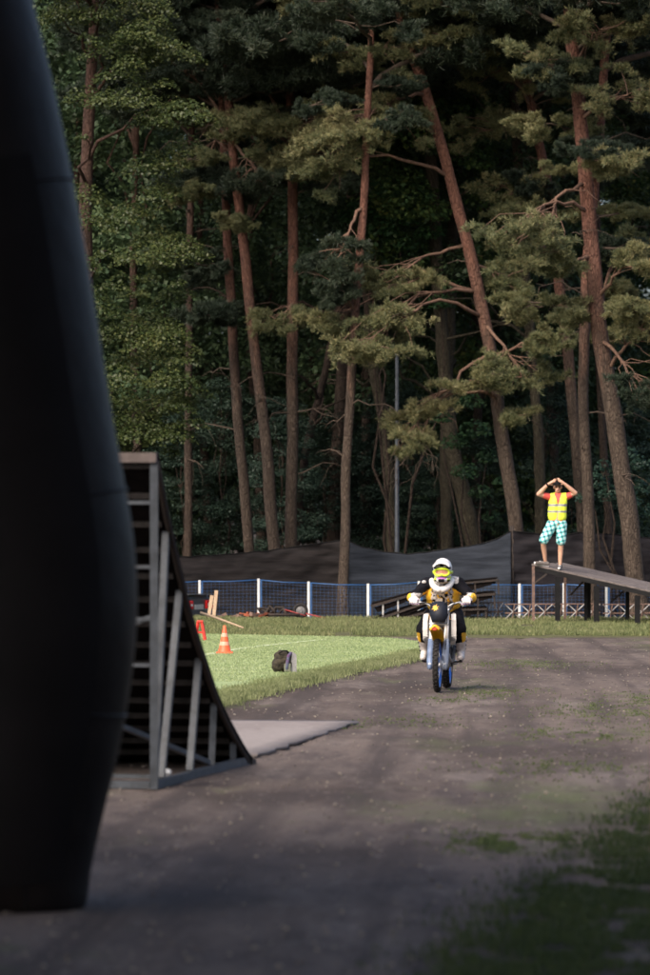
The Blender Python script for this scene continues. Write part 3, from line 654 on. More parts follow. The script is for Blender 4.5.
# ------------------------------------------------------------------ lamp post
b = A(397, 600, 104); t = empty('lamp_post', (b.x, 104, 0)); tag(t, 'slim grey steel lamp post standing behind the black net', 'lamp post')
mb = MB(); zt = A(397, 352, 104).z; mb.tube([(0,0,-.5),(0,0,.5),(0,0,zt)], [.075,.06,.042], 10); mb.build('pole', M_steel, t, True)
mb = MB(); mb.tube([(0,0,zt-.03),(.02,-.15,zt+.05),(.03,-.45,zt+.08)], [.03,.028,.025], 8); mb.build('arm', M_steel, t, True)
mb = MB(); mb.ellip((.03,-.62,zt+.07), (.10,.24,.06)); mb.build('lamp_head', M_white, t, True)

# ------------------------------------------------------------------ black windbreak net
def net_mat(name, c, c2):
    m = mat(name, c, .75, .3, 3, c2=c2, bump=.6, bscale=5, stretch=(.35,.35,3.2), spec=.06); return m
M_net1 = net_mat('net_black_brown', (.030,.026,.026), (.014,.013,.014)); M_net2 = net_mat('net_blue_grey', (.028,.033,.044), (.014,.017,.023)); M_net3 = net_mat('net_black', (.022,.020,.023), (.010,.0095,.012))
def net(label, top, d0, d1, m, seed, rip=.02, sag=0, zb=-.4):
    xs = [A(p[0],p[1],1).x for p in top]; N, K = 140, 30; t0 = empty('windbreak_net', A(top[0][0], 620, d0).to_3d()); t0.location.z = 0
    tag(t0, label, 'net', 'black windbreak nets behind the fence'); vs = []
    u0, u1 = top[0][0], top[-1][0]
    for i in range(N+1):
        px = u0+(u1-u0)*i/N; d = d0+(d1-d0)*i/N; ty = np.interp(px, [p[0] for p in top], [p[1] for p in top]); T = A(px, ty, d)
        for j in range(K+1):
            s = j/K; z = zb+(T.z-zb)*s; q = Vector((T.x*1.1, z*4.5, seed)); w = mnoise.noise(q)*.05 + mnoise.noise(Vector((T.x*2.6, z*11, seed+4)))*rip + mnoise.noise(Vector((T.x*.5, z*.8, seed+8)))*.22
            w2 = sag*math.sin(math.pi*i/N)*(1-s)*.3
            vs.append((T.x-t0.location.x, d-d0+w-w2, z + (mnoise.noise(Vector((T.x*4, 3, seed)))*.025 if j == K else 0)))
    fs = [(i*(K+1)+j, (i+1)*(K+1)+j, (i+1)*(K+1)+j+1, i*(K+1)+j+1) for i in range(N) for j in range(K)]
    mb = MB(); mb.add(vs, fs); o = mb.build('sheet', m, t0, True); so_ = o.modifiers.new('solid', 'SOLIDIFY'); so_.thickness = .006
    mb = MB(); mb.tube([Vector(vs[i*(K+1)+K])+Vector((0,-.008,0)) for i in range(0,N+1,4)], .012, 5); mb.build('top_rope', M_black, t0, True)
    for i in (0, N):
        p = Vector(vs[i*(K+1)+K]); mb = MB(); mb.tube([(p.x, p.y+.06, -.5), (p.x, p.y+.06, p.z+.12)], [.035,.03], 8); mb.build('post', M_iron, t0, True)
    return t0
net('brownish black net left of the slim pine', [(120,556),(180,557),(230,554),(265,551),(300,546),(330,541.5),(343,540)], 100.5, 100.6, M_net1, 3, .07)
net('sagging blue grey net between the slim pine and the corner post', [(346,540),(360,546),(385,552),(410,554),(440,550),(470,546),(495,540),(511,531)], 100.7, 99.9, M_net2, 9, .018, .5)
net('taut black net with horizontal creases behind the platform', [(513,531),(550,535),(580,533),(610,534),(650,538),(690,540)], 99.95, 100.2, M_net3, 15, .08)

# ------------------------------------------------------------------ blue mesh fence with white posts
FD = 99.0; t = empty('mesh_fence', (A(180,620,FD).x, FD, 0)); tag(t, 'low blue wire mesh fence with white posts in front of the nets', 'fence')
posts = [(150,582),(199.5,581),(258.5,579.5),(308.5,582.5),(368,584.5),(419,582),(462.5,582.5),(519.5,584.5),(564,584),(606.5,584.5),(655,585)]
zb = -.3; tops = [A(x,y,FD) for x,y in posts]
for i, p in enumerate(tops):
    mb = MB(); mb.box((p.x, FD, (p.z-.45)/2), (.055,.05,p.z+.49)); o = mb.build('post', M_white, t, world=True, bevel=.006)
    mb = MB(); mb.box((p.x+.055, FD+.01, (p.z-.45)/2), (.035,.04,p.z+.40)); mb.build('edge_bar', M_blue, t, world=True)
for a, b in zip(tops[:-1], tops[1:]):
    mb = MB(); mb.tube([a+Vector((.03,0,-.01)), a.lerp(b,.5)+Vector((0,0,-.03)), b+Vector((-.03,0,-.01))], .014, 6); mb.build('top_rail', M_blue, t, True, world=True)
    mb = MB(); n = max(3, int((b.x-a.x)/.085)); k = 15
    for i in range(1, n):
        s = i/n; x = a.x+(b.x-a.x)*s; zt = a.z+(b.z-a.z)*s-.03; mb.bar((x, FD, zb), (x, FD, zt), .0030)
    for j in range(k):
        s = j/k; mb.bar((a.x+.03, FD+.004, zb+(a.z-zb)*s), (b.x-.03, FD+.004, zb+(b.z-zb)*s), .0030)
    mb.build('wire_panel', M_blue, t, world=True)

# ------------------------------------------------------------------ sloping platform at right
lipF = A(533, 564, 90.3); z1 = lipF.z; lipB = A(565, 560.8, 92.5); lipB.z = z1
u = Vector((lipB.x-lipF.x, lipB.y-lipF.y, 0)); wid = u.length; u.normalize(); dn = Vector((u.y, -u.x, 0))
k2 = A(650, 590.5, 89.7); tt = (k2.x-lipF.x)/dn.x; slope = (k2.z-z1)/tt; PL = 4.9
ROOT = empty('sloping_platform', (lipF.x, lipF.y, 0)); tag(ROOT, 'sloping dark plank platform on black steel posts, under the man', 'platform')
def pt(s, w, dz=0): return lipF + dn*s + u*w + Vector((0,0,slope*s+dz))
NB = 9; bw = wid/NB
for i in range(NB):
    mb = MB(); a0, a1 = i*bw+.006, (i+1)*bw-.006; o0 = random.uniform(-.03,.03)
    q = [pt(-.02+o0,a0), pt(PL,a0), pt(PL,a1), pt(-.02+o0,a1)]; mb.add([p+Vector((0,0,random.uniform(-.004,.004))) for p in q]+[p-Vector((0,0,.035)) for p in q], [(0,1,2,3),(7,6,5,4),(0,4,5,1),(1,5,6,2),(2,6,7,3),(3,7,4,0)]); mb.build('plank', M_deckw, ROOT, world=True)
for w in (.03, wid-.03):
    mb = MB(); mb.bar(pt(0,w,-.085), pt(PL,w,-.085), .06, .09); mb.build('side_beam', M_black, ROOT, world=True)
for s in np.arange(.05, PL, .8):
    mb = MB(); mb.bar(pt(s,.07,-.08), pt(s,wid-.07,-.08), .05, .08); mb.build('joist', M_black, ROOT, world=True)
for (s, w, r_, m) in ((.01,.0,.028,M_rust),(.52,.06,.055,M_black),(1.36,.06,.055,M_black),(2.24,.06,.055,M_black),(3.1,.06,.05,M_black),(.55,wid-.06,.04,M_black),(1.4,wid-.06,.04,M_black),(2.3,wid-.06,.04,M_black),(.02,wid-.05,.028,M_rust),(.85,1.0,.028,M_black),(1.75,1.0,.028,M_black),(2.6,1.1,.028,M_black)):
    p = pt(s,w,-.17 if r_ > .03 else -.04); mb = MB(); mb.bar((p.x,p.y,.02), p, r_*2, r_*2); mb.build('post', m, ROOT, world=True)
for (s0,w0,dz0,s1,w1) in ((0.0,.0,-.42,.30,.03),(.52,1.0,-.55,.85,1.0),(1.4,1.0,-.5,1.75,1.0),(2.3,1.0,-.45,2.6,1.0)):
    mb = MB(); mb.bar(pt(s0,w0,dz0), pt(s1,w1,-.14), .035); mb.build('brace', M_iron, ROOT, world=True)

# ------------------------------------------------------------------ lattice frames lying below the platform
def lattice(label, x0, x1, d, z0, z1, nx, lean=0.0, m=None, m2=None):
    t = empty('lattice_frame', (A(x0,600,d).x, d, 0)); tag(t, label, 'steel frame', 'steel lattice frames stored along the fence'); a = A(x0,600,d).x; b = A(x1,600,d).x; w = b-a
    for z in (z0, (z0+z1)/2-.03, z1):
        mb = MB(); mb.bar((0,lean*(z-z0),z), (w,lean*(z-z0),z+.01), .03 if z != z1 else .024); mb.build('rail', m2 or M_rust, t)
    for i in range(nx):
        xa, xb = w*i/nx, w*(i+1)/nx; mb = MB(); mb.bar((xa,-.03,z0), (xb,-.03+lean,z1), .02); mb.build('diagonal', m or M_white, t)
        mb = MB(); mb.bar((xa,.03,z1), (xb,.03,z0), .02); mb.build('diagonal', m or M_white, t)
        mb = MB(); mb.bar((xa+w/nx*.45,-.05,z0), (xa+w/nx*.6,-.05,z1), .022); mb.build('upright', M_rust, t)
M_gal = mat('dull_zinc', (.40,.40,.41), .6, .35, 10, c2=(.22,.2,.19))
lattice('grey lattice frame lying along the ground under the platform', 505, 600, 93.8, .10, .42, 6, m=M_gal)
lattice('grey lattice frame at the right edge beyond the black posts', 603, 665, 93.6, .10, .42, 4, m=M_gal)
lattice('lattice frame with upright slats between the rider and the platform', 462, 503, 94.2, .10, .44, 4, m=M_gal)

# ------------------------------------------------------------------ stacked ramp frames behind the rider
D = 93.5
def frame_stack(label, quad, depth, th, m, nslat):
    """a flat steel frame with slats: quad is two photo points of its long front edge"""
    a, b = A(*quad[0], D), A(*quad[1], D); t = empty('ramp_frame', (a.x, a.y, 0)); tag(t, label, 'ramp frame', 'dismantled ramp frames stacked behind the rider')
    for dy in (0, depth):
        mb = MB(); mb.bar(a+Vector((0,dy,0)), b+Vector((0,dy,0)), th, th*.9); mb.build('side_rail', m, t, world=True)
    for i in range(nslat+1):
        p = a.lerp(b, i/nslat); mb = MB(); mb.bar(p+Vector((0,.03,0)), p+Vector((0,depth-.03,0)), th*.7); mb.build('cross_rail', m, t, world=True)
    mb = MB(); o = Vector((0,0,th*.5+.012)); q = [a+o, b+o, b+o+Vector((0,depth,0)), a+o+Vector((0,depth,0))]; mb.add(q+[p+Vector((0,0,.016)) for p in q], [(3,2,1,0),(4,5,6,7),(0,1,5,4),(1,2,6,5),(2,3,7,6),(3,0,4,7)]); mb.build('deck_sheet', M_under, t, world=True)
    dr = .26 if quad[0][0] > 420 else .13
    sh_ = MB(); f0, f1 = a+Vector((.05,.012,-th*.5)), b+Vector((-.05,.012,-th*.5)); sh_.add([f0, f1, f1-Vector((0,0,.05)), f0.lerp(f1,.06)-Vector((0,0,dr))]+[q+Vector((0,.02,0)) for q in (f0, f1, f1-Vector((0,0,.05)), f0.lerp(f1,.06)-Vector((0,0,dr)))], [(0,1,2,3),(7,6,5,4),(0,4,5,1),(1,5,6,2),(2,6,7,3),(3,7,4,0)]); sh_.build('side_sheet', M_under, t, world=True)
    return t
def legs(t, lst, m=None):
    for (x,y0,y1,x1) in lst:
        a, b = A(x,y0,D+.02), A(x1,y1,D+.02); b.z = max(b.z,.05); mb = MB(); mb.bar(a, b, .035); mb.build('leg', m or M_iron, t, world=True)
t = frame_stack('topmost dark ramp frame sticking out right of the rider', ((440,585.5),(498,580)), .9, .05, M_iron, 4); legs(t, [(498,580,594,499),(452,585,622,452),(475,583,600,476)])
t = frame_stack('second ramp frame, dark, below the topmost one', ((436,599),(495,594)), 1.0, .06, M_iron, 4); legs(t, [(494,594,609,495),(478,596,622,478)])
t = frame_stack('third ramp frame, lowest on the right of the rider', ((425,611),(487,609)), 1.0, .05, M_iron, 4); legs(t, [(486,609,628,486),(440,611,626,440),(465,610,626,463)])
t = frame_stack('uppermost sloping frame left of the rider', ((372,606),(436,588)), 1.0, .06, M_iron, 5); legs(t, [(383,603,619,383),(398,599,622,398)], M_gal)
t = frame_stack('middle sloping frame left of the rider', ((370,622),(440,598)), 1.2, .055, M_iron, 5); legs(t, [(372,607,622,372)])
t = frame_stack('lowest sloping frame left of the rider, resting on grass', ((382,624),(450,606)), 1.3, .06, M_iron, 5); legs(t, [(405,617,626,405)])

# ------------------------------------------------------------------ scrap cart by the fence
D = 94.3; b = A(297,617,D); t = empty('scrap_cart', (b.x, D, 0)); tag(t, 'broken cart axle with one wheel and red drawbar lying by the fence', 'cart')
M_redd = mat('faded_red_paint', (.30,.035,.03), .6, .3, 9)
def Lp(px,py,dy=0): p = A(px,py-3.5,D); return Vector((p.x-b.x, dy, max(.10,p.z)))
w = Lp(300.5,615.5); mb = MB(); mb.lathe([(.10,-.04),(.155,-.05),(.17,-.02),(.17,.02),(.155,.05),(.10,.04)], 20, w+Vector((0,-.1,.03)), 'Y', close=True); wh = mb.build('wheel', M_rubber, t, True)
mb = MB(); mb.lathe([(.0,-.03),(.03,-.035),(.105,-.01),(.105,.02),(.0,.02)], 16, w+Vector((0,-.12,.03)), 'Y'); mb.build('rim', mat('dirty_rim',(.16,.16,.17),.6,.4,30,c2=(.06,.055,.05)), wh)
for (p,q,m,th) in (((285,613),(306,619),M_redd,.022),((306,617),(328,622),M_redd,.026),((256,618),(300,618),M_iron,.05)):
    mb = MB(); mb.tube([Lp(*p,-.15), Lp(*q,-.25)], th/1.6, 6); mb.build('drawbar' if m is M_redd else 'axle', m, t, True)
for (pts_, th) in (([(262,618),(258,612),(264,612),(270,614)],.04),([(266,617),(270,610),(274,613),(276,619)],.05),([(271,618),(276,611),(283,611),(286,617)],.045),([(258,613),(276,617),(284,619)],.035),([(279,619),(282,613),(290,615)],.04)):
    mb = MB(); mb.tube([Lp(*p, random.uniform(-.2,.2)) for p in pts_], th/1.4, 6); mb.build('bent_bar', M_iron, t, True)
D = 94.2; b = A(236,619,D); t = empty('scrap_heap', (b.x,D,0)); tag(t, 'low heap of rusty brown scrap between car and cart', 'scrap')
for i in range(14):
    x = random.uniform(-.55,.75); mb = MB(); z = .14+random.uniform(0,.07)
    mb.box((x, random.uniform(-.25,.25), z), (random.uniform(.15,.4),random.uniform(.05,.12),random.uniform(.02,.09)), Matrix.Rotation(random.uniform(-.5,.5),3,'Y')@Matrix.Rotation(random.uniform(-1,1),3,'Z')); mb.build('scrap_piece', M_rust if i%3 else mat('red_rust',(.28,.07,.03),.8,.4,9), t)

# ------------------------------------------------------------------ parked car (nose to the left, mostly behind the kicker)
c0 = A(211,618,95.8); CAR = empty('parked_car', (A(198.5,618,96.9).x, 96.9, -.40), R(70)); tag(CAR, 'dark grey saloon car seen from the rear beside the fence', 'car')
M_car = mat('car_paint', (.045,.050,.052), .3, .1, 4, coat=.6); M_glass = mat('car_glass', (.02,.025,.03), .08, .05, 3); M_tail = mat('tail_lamp', (.75,.02,.02), .25, .05, 5); M_plate = mat('plate_white', (.45,.45,.42), .5, .1, 6)
# local: +y forward (nose), rear face at y=0, x across -.85..85 with the near right corner at x=0..
def cs_(y, w, zlo, zhi, crown): 
    return [(-w, y, zlo), (-w*1.03, y, (zlo+zhi)/2), (-w*.97, y, zhi-.06), (-w*.80, y, zhi), (0, y, zhi+crown), (w*.80, y, zhi), (w*.97, y, zhi-.06), (w*1.03, y, (zlo+zhi)/2), (w, y, zlo), (0, y, zlo-.02)]
secs = [cs_(.0,.70,.34,.86,.02), cs_(.05,.78,.24,.95,.02), cs_(.4,.83,.18,.99,.02), cs_(.9,.85,.17,.96,.02), cs_(1.6,.85,.17,.92,.02), cs_(3.0,.85,.17,.92,.02), cs_(3.8,.83,.18,.86,.03), cs_(4.3,.76,.22,.74,.03), cs_(4.42,.6,.3,.62,.02)]
mb = MB(); n = 10
for q in secs: mb.v += q
mb.f = [(i*n+j, i*n+(j+1)%n, (i+1)*n+(j+1)%n, (i+1)*n+j) for i in range(len(secs)-1) for j in range(n)] + [tuple(range(n)), tuple((len(secs)-1)*n+j for j in range(n-1,-1,-1))]; mb.m = [0]*len(mb.f)
bd = mb.build('body', M_car, CAR, True, bevel=.01)
mb = MB(); g = [[(-.74,.85,.95),(-.58,1.45,1.36),(.58,1.45,1.36),(.74,.85,.95)], [(-.78,2.05,.93),(-.60,2.0,1.40),(.60,2.0,1.40),(.78,2.05,.93)], [(-.74,3.25,.90),(-.58,2.55,1.36),(.58,2.55,1.36),(.74,3.25,.90)]]
for q in g: mb.v += q
mb.f = [(i*4+j, i*4+j+1, i*4+j+5, i*4+j+4) for i in range(2) for j in range(3)]+[(0,1,2,3),(11,10,9,8)]; mb.m = [0]*8
mb.build('window', M_glass, CAR, False)
mb = MB(); mb.box((0,2.0,1.40), (1.16,1.05,.05)); mb.build('roof', M_car, CAR, True, bevel=.02)
mb = MB(); mb.box((0,-.03,.40), (1.56,.14,.24)); bu = mb.build('bumper', mat('bumper_plastic',(.03,.031,.033),.55,.1,6), CAR, bevel=.04)
mb = MB(); mb.box((0,.03,.985), (1.4,.12,.025)); mb.build('spoiler_lip', M_car, CAR, bevel=.01)
for s in (-1,1):
    mb = MB(); mb.box((s*.58,-.012,.75), (.36,.06,.19)); o = mb.build('tail_light', M_tail, CAR, bevel=.015)
    mb = MB(); mb.box((s*.52,-.045,.75), (.10,.012,.05)); mb.build('lens', M_whp, o)
    mb = MB(); mb.box((s*.79,.16,.75), (.06,.22,.14)); mb.build('tail_light', M_tail, CAR, bevel=.015)
    for y in (.85,3.55):
        mb = MB(); mb.lathe([(.2,-.1),(.29,-.1),(.31,-.06),(.31,.06),(.29,.1),(.2,.1)], 20, (s*.76,y,.21), 'X', close=True); wh = mb.build('wheel', M_rubber, CAR, True)
        mb = MB(); mb.lathe([(0,.1),(.1,.105),(.2,.08),(.2,-.05),(0,-.05)], 16, (s*.76,y,.21), 'X'); mb.build('rim', M_alu, wh, True)
mb = MB(); mb.box((0,-.008,.70), (.50,.03,.11)); mb.build('number_plate', M_plate, CAR)
# planks leaning beside it, stick, red stool, cone, bag
D = 94.4
for (x0,x1,y0,y1,lab,th) in ((208.5,211.5,596,620,'short pale plank upright beside the dark car, left one',.045),(213.5,216,591,620,'taller pale plank upright beside the dark car, right one',.05)):
    a, b_ = A(x0,y1,D), A(x1,y0,D); a.z = .12; mb = MB(); mb.bar(a, b_+Vector((0,.25,0)), .075, th, up=(0,1,0)); o = mb.build('plank', M_wood); tag(o, lab, 'plank', 'planks beside the car')
a, b_ = G(201,626), G(243,634.5); a.z = .28; b_.z = .13; mb = MB(); mb.tube([a, a.lerp(b_,.4)+Vector((0,0,.01)), b_], [.03,.026,.02], 7); tag(mb.build('wooden_pole', M_wood, None, True), 'thin wooden pole lying on the lawn behind the cone', 'pole')
c = G(200,640.5,.06); t = empty('folding_stool', (c.x,c.y,.062)); tag(t, 'red plastic A shaped stool beside the kicker ramp', 'stool')
s = c.y/FPX
for dy in (-.12,.12):
    for sg in (-1,1):
        mb = MB(); mb.bar((sg*5.2*s,dy,0), (sg*1.8*s,dy*.6,18.5*s), .035,.045); mb.build('leg', M_red, t, bevel=.005)
mb = MB(); mb.box((0,0,19*s), (6.4*s,.22,.035)); mb.build('seat', M_red, t, bevel=.01)
for dy in (-.1,.1):
    mb = MB(); mb.bar((-3.6*s,dy,8*s), (3.6*s,dy,8*s), .03); mb.build('rung', M_red, t)
c = G(224.5,653.5,.06); t = empty('traffic_cone', (c.x,c.y,.064)); tag(t, 'orange traffic cone with pale bands on the lawn', 'traffic cone'); h = .44
mb = MB(); mb.box((0,0,.0125), (.27,.27,.025)); mb.build('base', M_orange, t, bevel=.006)
rad = lambda z: .105-.082*z/h
mb = MB(); mb.lathe([(rad(0)+.012,.024),(rad(.03),.05),(rad(.22),.22),(rad(h),h),(rad(h)*.7,h+.012),(.001,h+.013)], 24); mb.build('body', M_orange, t, True)
for z0_,z1_ in ((.13,.19),(.27,.33)):
    mb = MB(); mb.lathe([(rad(z0_)+.002,z0_),(rad(z1_)+.002,z1_)], 24); mb.build('band', M_pale, t, True)
# slouching bag
c = G(283,672.5,.06); t = empty('rucksack', (c.x,c.y,.062), R(12)); tag(t, 'slouching dark patterned rucksack with grey panel on the lawn', 'rucksack')
mb = MB(); mb.ellip((-.02,0,.13),(.135,.10,.13)); mb.ellip((-.03,0,.22),(.11,.09,.10)); mb.ellip((-.09,-.02,.10),(.08,.09,.10)); mb.ellip((.05,-.03,.22),(.09,.08,.075)); mb.ellip((.06,-.02,.12),(.08,.09,.12))
mb.v = [(x,y,max(.004,z)) for x,y,z in mb.v]
bag = blob('body', mb, mat('patterned_cloth', (.04,.032,.018), .9, .3, 22, c2=(.014,.010,.009), bump=.8, bscale=25), t, .012, 4)
for v in bag.data.vertices:
    nn = mnoise.noise(v.co*16)*.014; v.co += v.normal*nn
mb = MB(); mb.caps((.03,-.10,.06),.03,(.06,-.105,.24),.025); mb.caps((.06,-.105,.24),.025,(.10,-.06,.27),.03); blob('sleeve', mb, mat('teal_violet_cloth',(.05,.10,.13),.9,.3,20,c2=(.11,.03,.12)), t, .012, 3)
mb = MB(); mb.prism([(.115,.0),(.165,.0),(.168,.2),(.16,.25),(.13,.27),(.118,.2)], -.08, .08); mb.build('side_panel', mat('grey_cloth',(.30,.29,.30),.85,.2,20), t, bevel=.015)
mb = MB(); mb.box((.045,-.10,.07), (.10,.035,.12)); mb.build('pocket', mat('grey_green_cloth',(.16,.17,.13),.9,.25,20), t, bevel=.015)
mb = MB(); mb.tube([(-.08,-.09,.27),(-.03,-.12,.31),(.03,-.11,.31),(.06,-.09,.28)], .012, 6); mb.build('strap', M_black, t, True)

# ------------------------------------------------------------------ kicker ramp
P0, P1 = G(154,789), G(250,763); ax = (P1-P0); RL = ax.length; ax.normalize(); nl = Vector((-ax.y, ax.x, 0)); RW = 2.5
KR = empty('kicker_ramp', P0); tag(KR, 'tall curved jump ramp on grey steel frame, its open back facing us', 'ramp')
prof = []
for (px,py) in ((152.5,455),(159,487),(168,529),(177.5,571),(189,620),(197,644),(214,696),(225.5,720),(238,743),(249,761)):
    k = (px-325)/FPX; t_ = (k*P0.y-P0.x)/(ax.x-k*ax.y); d = P0.y+ax.y*t_; prof.append((max(0,t_), max(.015, CAMH-(py-YH)*d/FPX)))
prof.sort()
def pz(t_): return float(np.interp(t_, [p[0] for p in prof], [p[1] for p in prof]))
def K(t_, w, z): return P0 + ax*t_ + nl*w + Vector((0,0,z))
NS = 40; tz = [(RL*i/NS) for i in range(NS+1)]; zs = [pz(t_) for t_ in tz]
for _ in range(5): zs = [zs[0]]+[(zs[i-1]+2*zs[i]+zs[i+1])/4 for i in range(1,NS)]+[zs[-1]]
pz2 = lambda t_: float(np.interp(t_, tz, zs))
for (i0,i1) in ((0,9),(9,18),(18,28),(28,40)):      # deck sheets butted end to end
    mb = MB(); vs = []; off = .003 if i0 else 0
    for i in range(i0,i1+1):
        t_ = tz[i]+(off if i == i0 else 0)
        for w in (-.04, RW+.04):
            vs += [K(t_,w,zs[i]+.012), K(t_,w,zs[i]-.028)]
    k = i1-i0; fs = []
    for i in range(k): a = i*4; fs += [(a,a+4,a+6,a+2),(a+1,a+3,a+7,a+5),(a,a+1,a+5,a+4),(a+2,a+6,a+7,a+3)]
    fs += [(0,2,3,1),(k*4,k*4+1,k*4+3,k*4+2)]; mb.add(vs, fs); mb.build('deck_sheet', M_under, KR, world=True)
M_joist = mat('dark_joist', (.030,.027,.027), .8, .4, 8, spec=.15)  # joists set darker than the steel frame
# joists under the deck
arc = 0; last = 0; nxt = .02
for i in range(NS*6):
    t0_, t1_ = RL*i/(NS*6), RL*(i+1)/(NS*6); arc += math.hypot(t1_-t0_, pz2(t1_)-pz2(t0_))
    if arc >= nxt and pz2(t1_) > .12:
        mb = MB(); mb.bar(K(t1_, .03, pz2(t1_)-.065), K(t1_, RW-.03, pz2(t1_)-.065), .045, .05); mb.build('joist', M_joist, KR, world=True); nxt += .31
mb = MB(); mb.bar(K(-.03,-.03,zs[0]-.02), K(-.03,RW+.03,zs[0]-.02), .06, .08); mb.build('lip_beam', mat('faded_lip_paint',(.12,.095,.09),.7,.3,8), KR, world=True)
mb = MB(); mb.bar(K(RL-.12,-.02,.012), K(RL+.06,-.02,.012), .05,.05); mb.build('toe_shoe', M_iron, KR, world=True)
for w, sg in ((0,1),(RW*.5,0),(RW,-1)):
    mb = MB(); mb.bar(K(0,w,.0), K(0,w,zs[0]-.06), .065,.065); mb.build('rear_post', M_steel, KR, world=True)
    mb = MB(); mb.bar(K(-.03,w,.035), K(RL-.1,w,.035), .06,.07); mb.build('base_rail', M_steel, KR, world=True)
    if sg:
        for (tb, tt_) in ((.07,.50),(.32,1.02),(1.42,1.78),(2.30,2.40),(3.22,3.22)):
            mb = MB(); mb.bar(K(tb,w+sg*.012,.07), K(tt_,w+sg*.012,pz2(tt_)-.05), .055,.055); mb.build('strut', M_steel, KR, world=True)
        mb = MB(); pts_ = [K(tz[i],w-sg*.02,zs[i]-.055) for i in range(0,NS-1,2)]; mb.tube(pts_, .028, 6); mb.build('curved_rail', M_iron, KR, True, world=True)
for z, th in ((.035,.06),(.10,.03)):
    mb = MB(); mb.bar(K(.0+(.05 if z>.05 else 0),.035,z), K(0+(.05 if z>.05 else 0),RW-.035,z), th,th); mb.build('rear_rail', M_steel, KR, world=True)
for z in (2.36,1.83,1.40,1.02):
    mb = MB(); mb.bar(K(.0,.035,z), K(.0,RW-.035,z), .022,.03); mb.build('rear_rung', M_steel, KR, world=True)
mb = MB(); mb.bar(K(.02,.55,.62), K(2.2,.02,.1), .05,.04); mb.build('diagonal_brace', M_steel, KR, world=True)
mb = MB(); mb.bar(K(.02,.02,1.42), K(.02,.95,1.1), .04,.04); mb.build('diagonal_brace', M_steel, KR, world=True)
p = G(166,779); mb = MB(); mb.ellip((0,0,.04),(.05,.045,.04),8,6); mb.v = [tuple(Vector(v)*(1+.35*mnoise.noise(Vector(v)*30))) for v in mb.v]; o = mb.build('paper_scrap', M_white); o.location = (p.x,p.y,.01); tag(o, 'crumpled white scrap of paper inside the ramp base', 'paper')
# run-up mat in front of the toe
e0, e1 = G(257,757.5), G(358,723); dv = (e1-e0); ln = dv.length; dv.normalize(); sv = Vector((-dv.y,dv.x,0)); mb = MB(); N = 26; top = []; bot = []
for i in range(N+1):
    for j in range(9):
        jx = mnoise.noise(Vector((i*.7,j*.6,3)))*.12*(1 if j in (0,8) or i in (0,N) else 0)
        p = e0+dv*(ln*i/N + (jx if i in (0,N) else 0))+sv*(2.3*j/8+(jx if j in (0,8) else 0)); top.append((p.x,p.y,.026+.006*mnoise.noise(p*.9)))
fs = [(i*9+j,(i+1)*9+j,(i+1)*9+j+1,i*9+j+1) for i in range(N) for j in range(8)]; mb.add(top, fs); o = mb.build('run_up_mat', M_mat, None, True); so_ = o.modifiers.new('solid','SOLIDIFY'); so_.thickness = .03; so_.offset = -1
tag(o, 'worn pale grey run-up mat on the dirt before the ramp toe', 'mat')

# ------------------------------------------------------------------ inflatable arch at left
D = G(85,907).y; s = D/FPX
prof_px = [(907,85),(895,90),(870,93),(830,99),(780,109),(730,122),(680,131),(630,137),(590,138),(540,134),(480,122),(400,108),(300,93),(200,75),(100,55),(0,28)]
ez = [CAMH-(y-YH)*s for y,_ in prof_px]; exx = [(x-325)*s for _,x in prof_px]
AR = empty('inflatable_arch', (exx[8]-.62, D, 0)); tag(AR, 'big black inflatable arch leg looming at the left edge', 'inflatable arch')
path = []; rads = []
for z, x in zip(ez, exx):
    rr = float(np.interp(z, [0,.12,.5,1.5,3,6], [.42,.47,.55,.64,.64,.62])); path.append(Vector((x-rr-AR.location.x, 0, z))); rads.append(rr)
for k in range(1,15):      # over the top and down to the other leg
    th = k/15*math.pi; q0 = path[len(prof_px)-1]
    path.append(Vector((q0.x-3.1+3.1*math.cos(th), 0, q0.z+2.0*math.sin(th)+.0))); rads.append(.62)
q0 = path[15]
for z, x, rr in zip(ez[::-1], exx[::-1], rads[:16][::-1]): path.append(Vector((2*(q0.x-3.1)-(x-rr-AR.location.x), 0, z))); rads.append(rr)
path[0].z = -.0; path[-1].z = 0
fine = []; fr = []
for i in range(len(path)-1):
    for k in range(4):
        t_ = k/4; fine.append(path[i].lerp(path[i+1], t_)); fr.append(rads[i]+(rads[i+1]-rads[i])*t_)
fine.append(path[-1]); fr.append(rads[-1])
for _ in range(6):
    fine = [fine[0]]+[(fine[i-1]+2*fine[i]+fine[i+1])/4 for i in range(1,len(fine)-1)]+[fine[-1]]; fr = [fr[0]]+[(fr[i-1]+2*fr[i]+fr[i+1])/4 for i in range(1,len(fr)-1)]+[fr[-1]]
mb = MB(); mb.tube(fine, fr, 40); mb.v = [(v[0], v[1], max(0, v[2])) for v in mb.v]
mb.v = [tuple(Vector(v)+Vector((0,1,0))*mnoise.noise(Vector(v)*1.3)*.02) for v in mb.v]; mb.build('tube', M_nylon, AR, True)
def on_tube(i, ang, out=.006):
    d = (fine[min(i+1,len(fine)-1)]-fine[max(i-1,0)]).normalized(); sx_ = Vector((0,1,0)).cross(d).normalized()   # points outward (+x side for the right leg)
    if sx_.x < 0 and i < 60: sx_ = -sx_
    return fine[i] + (sx_*math.sin(ang) + Vector((0,-1,0))*math.cos(ang))*(fr[i]+out)
for ang in (R(14), R(-50)):
    mb = MB(); mb.tube([on_tube(i, ang, .002) for i in range(1,60)], .012, 5); mb.build('seam', M_banner, AR, True)
mb = MB(); rows = list(range(6,54)); cols = [R(a) for a in range(-46,46,6)]
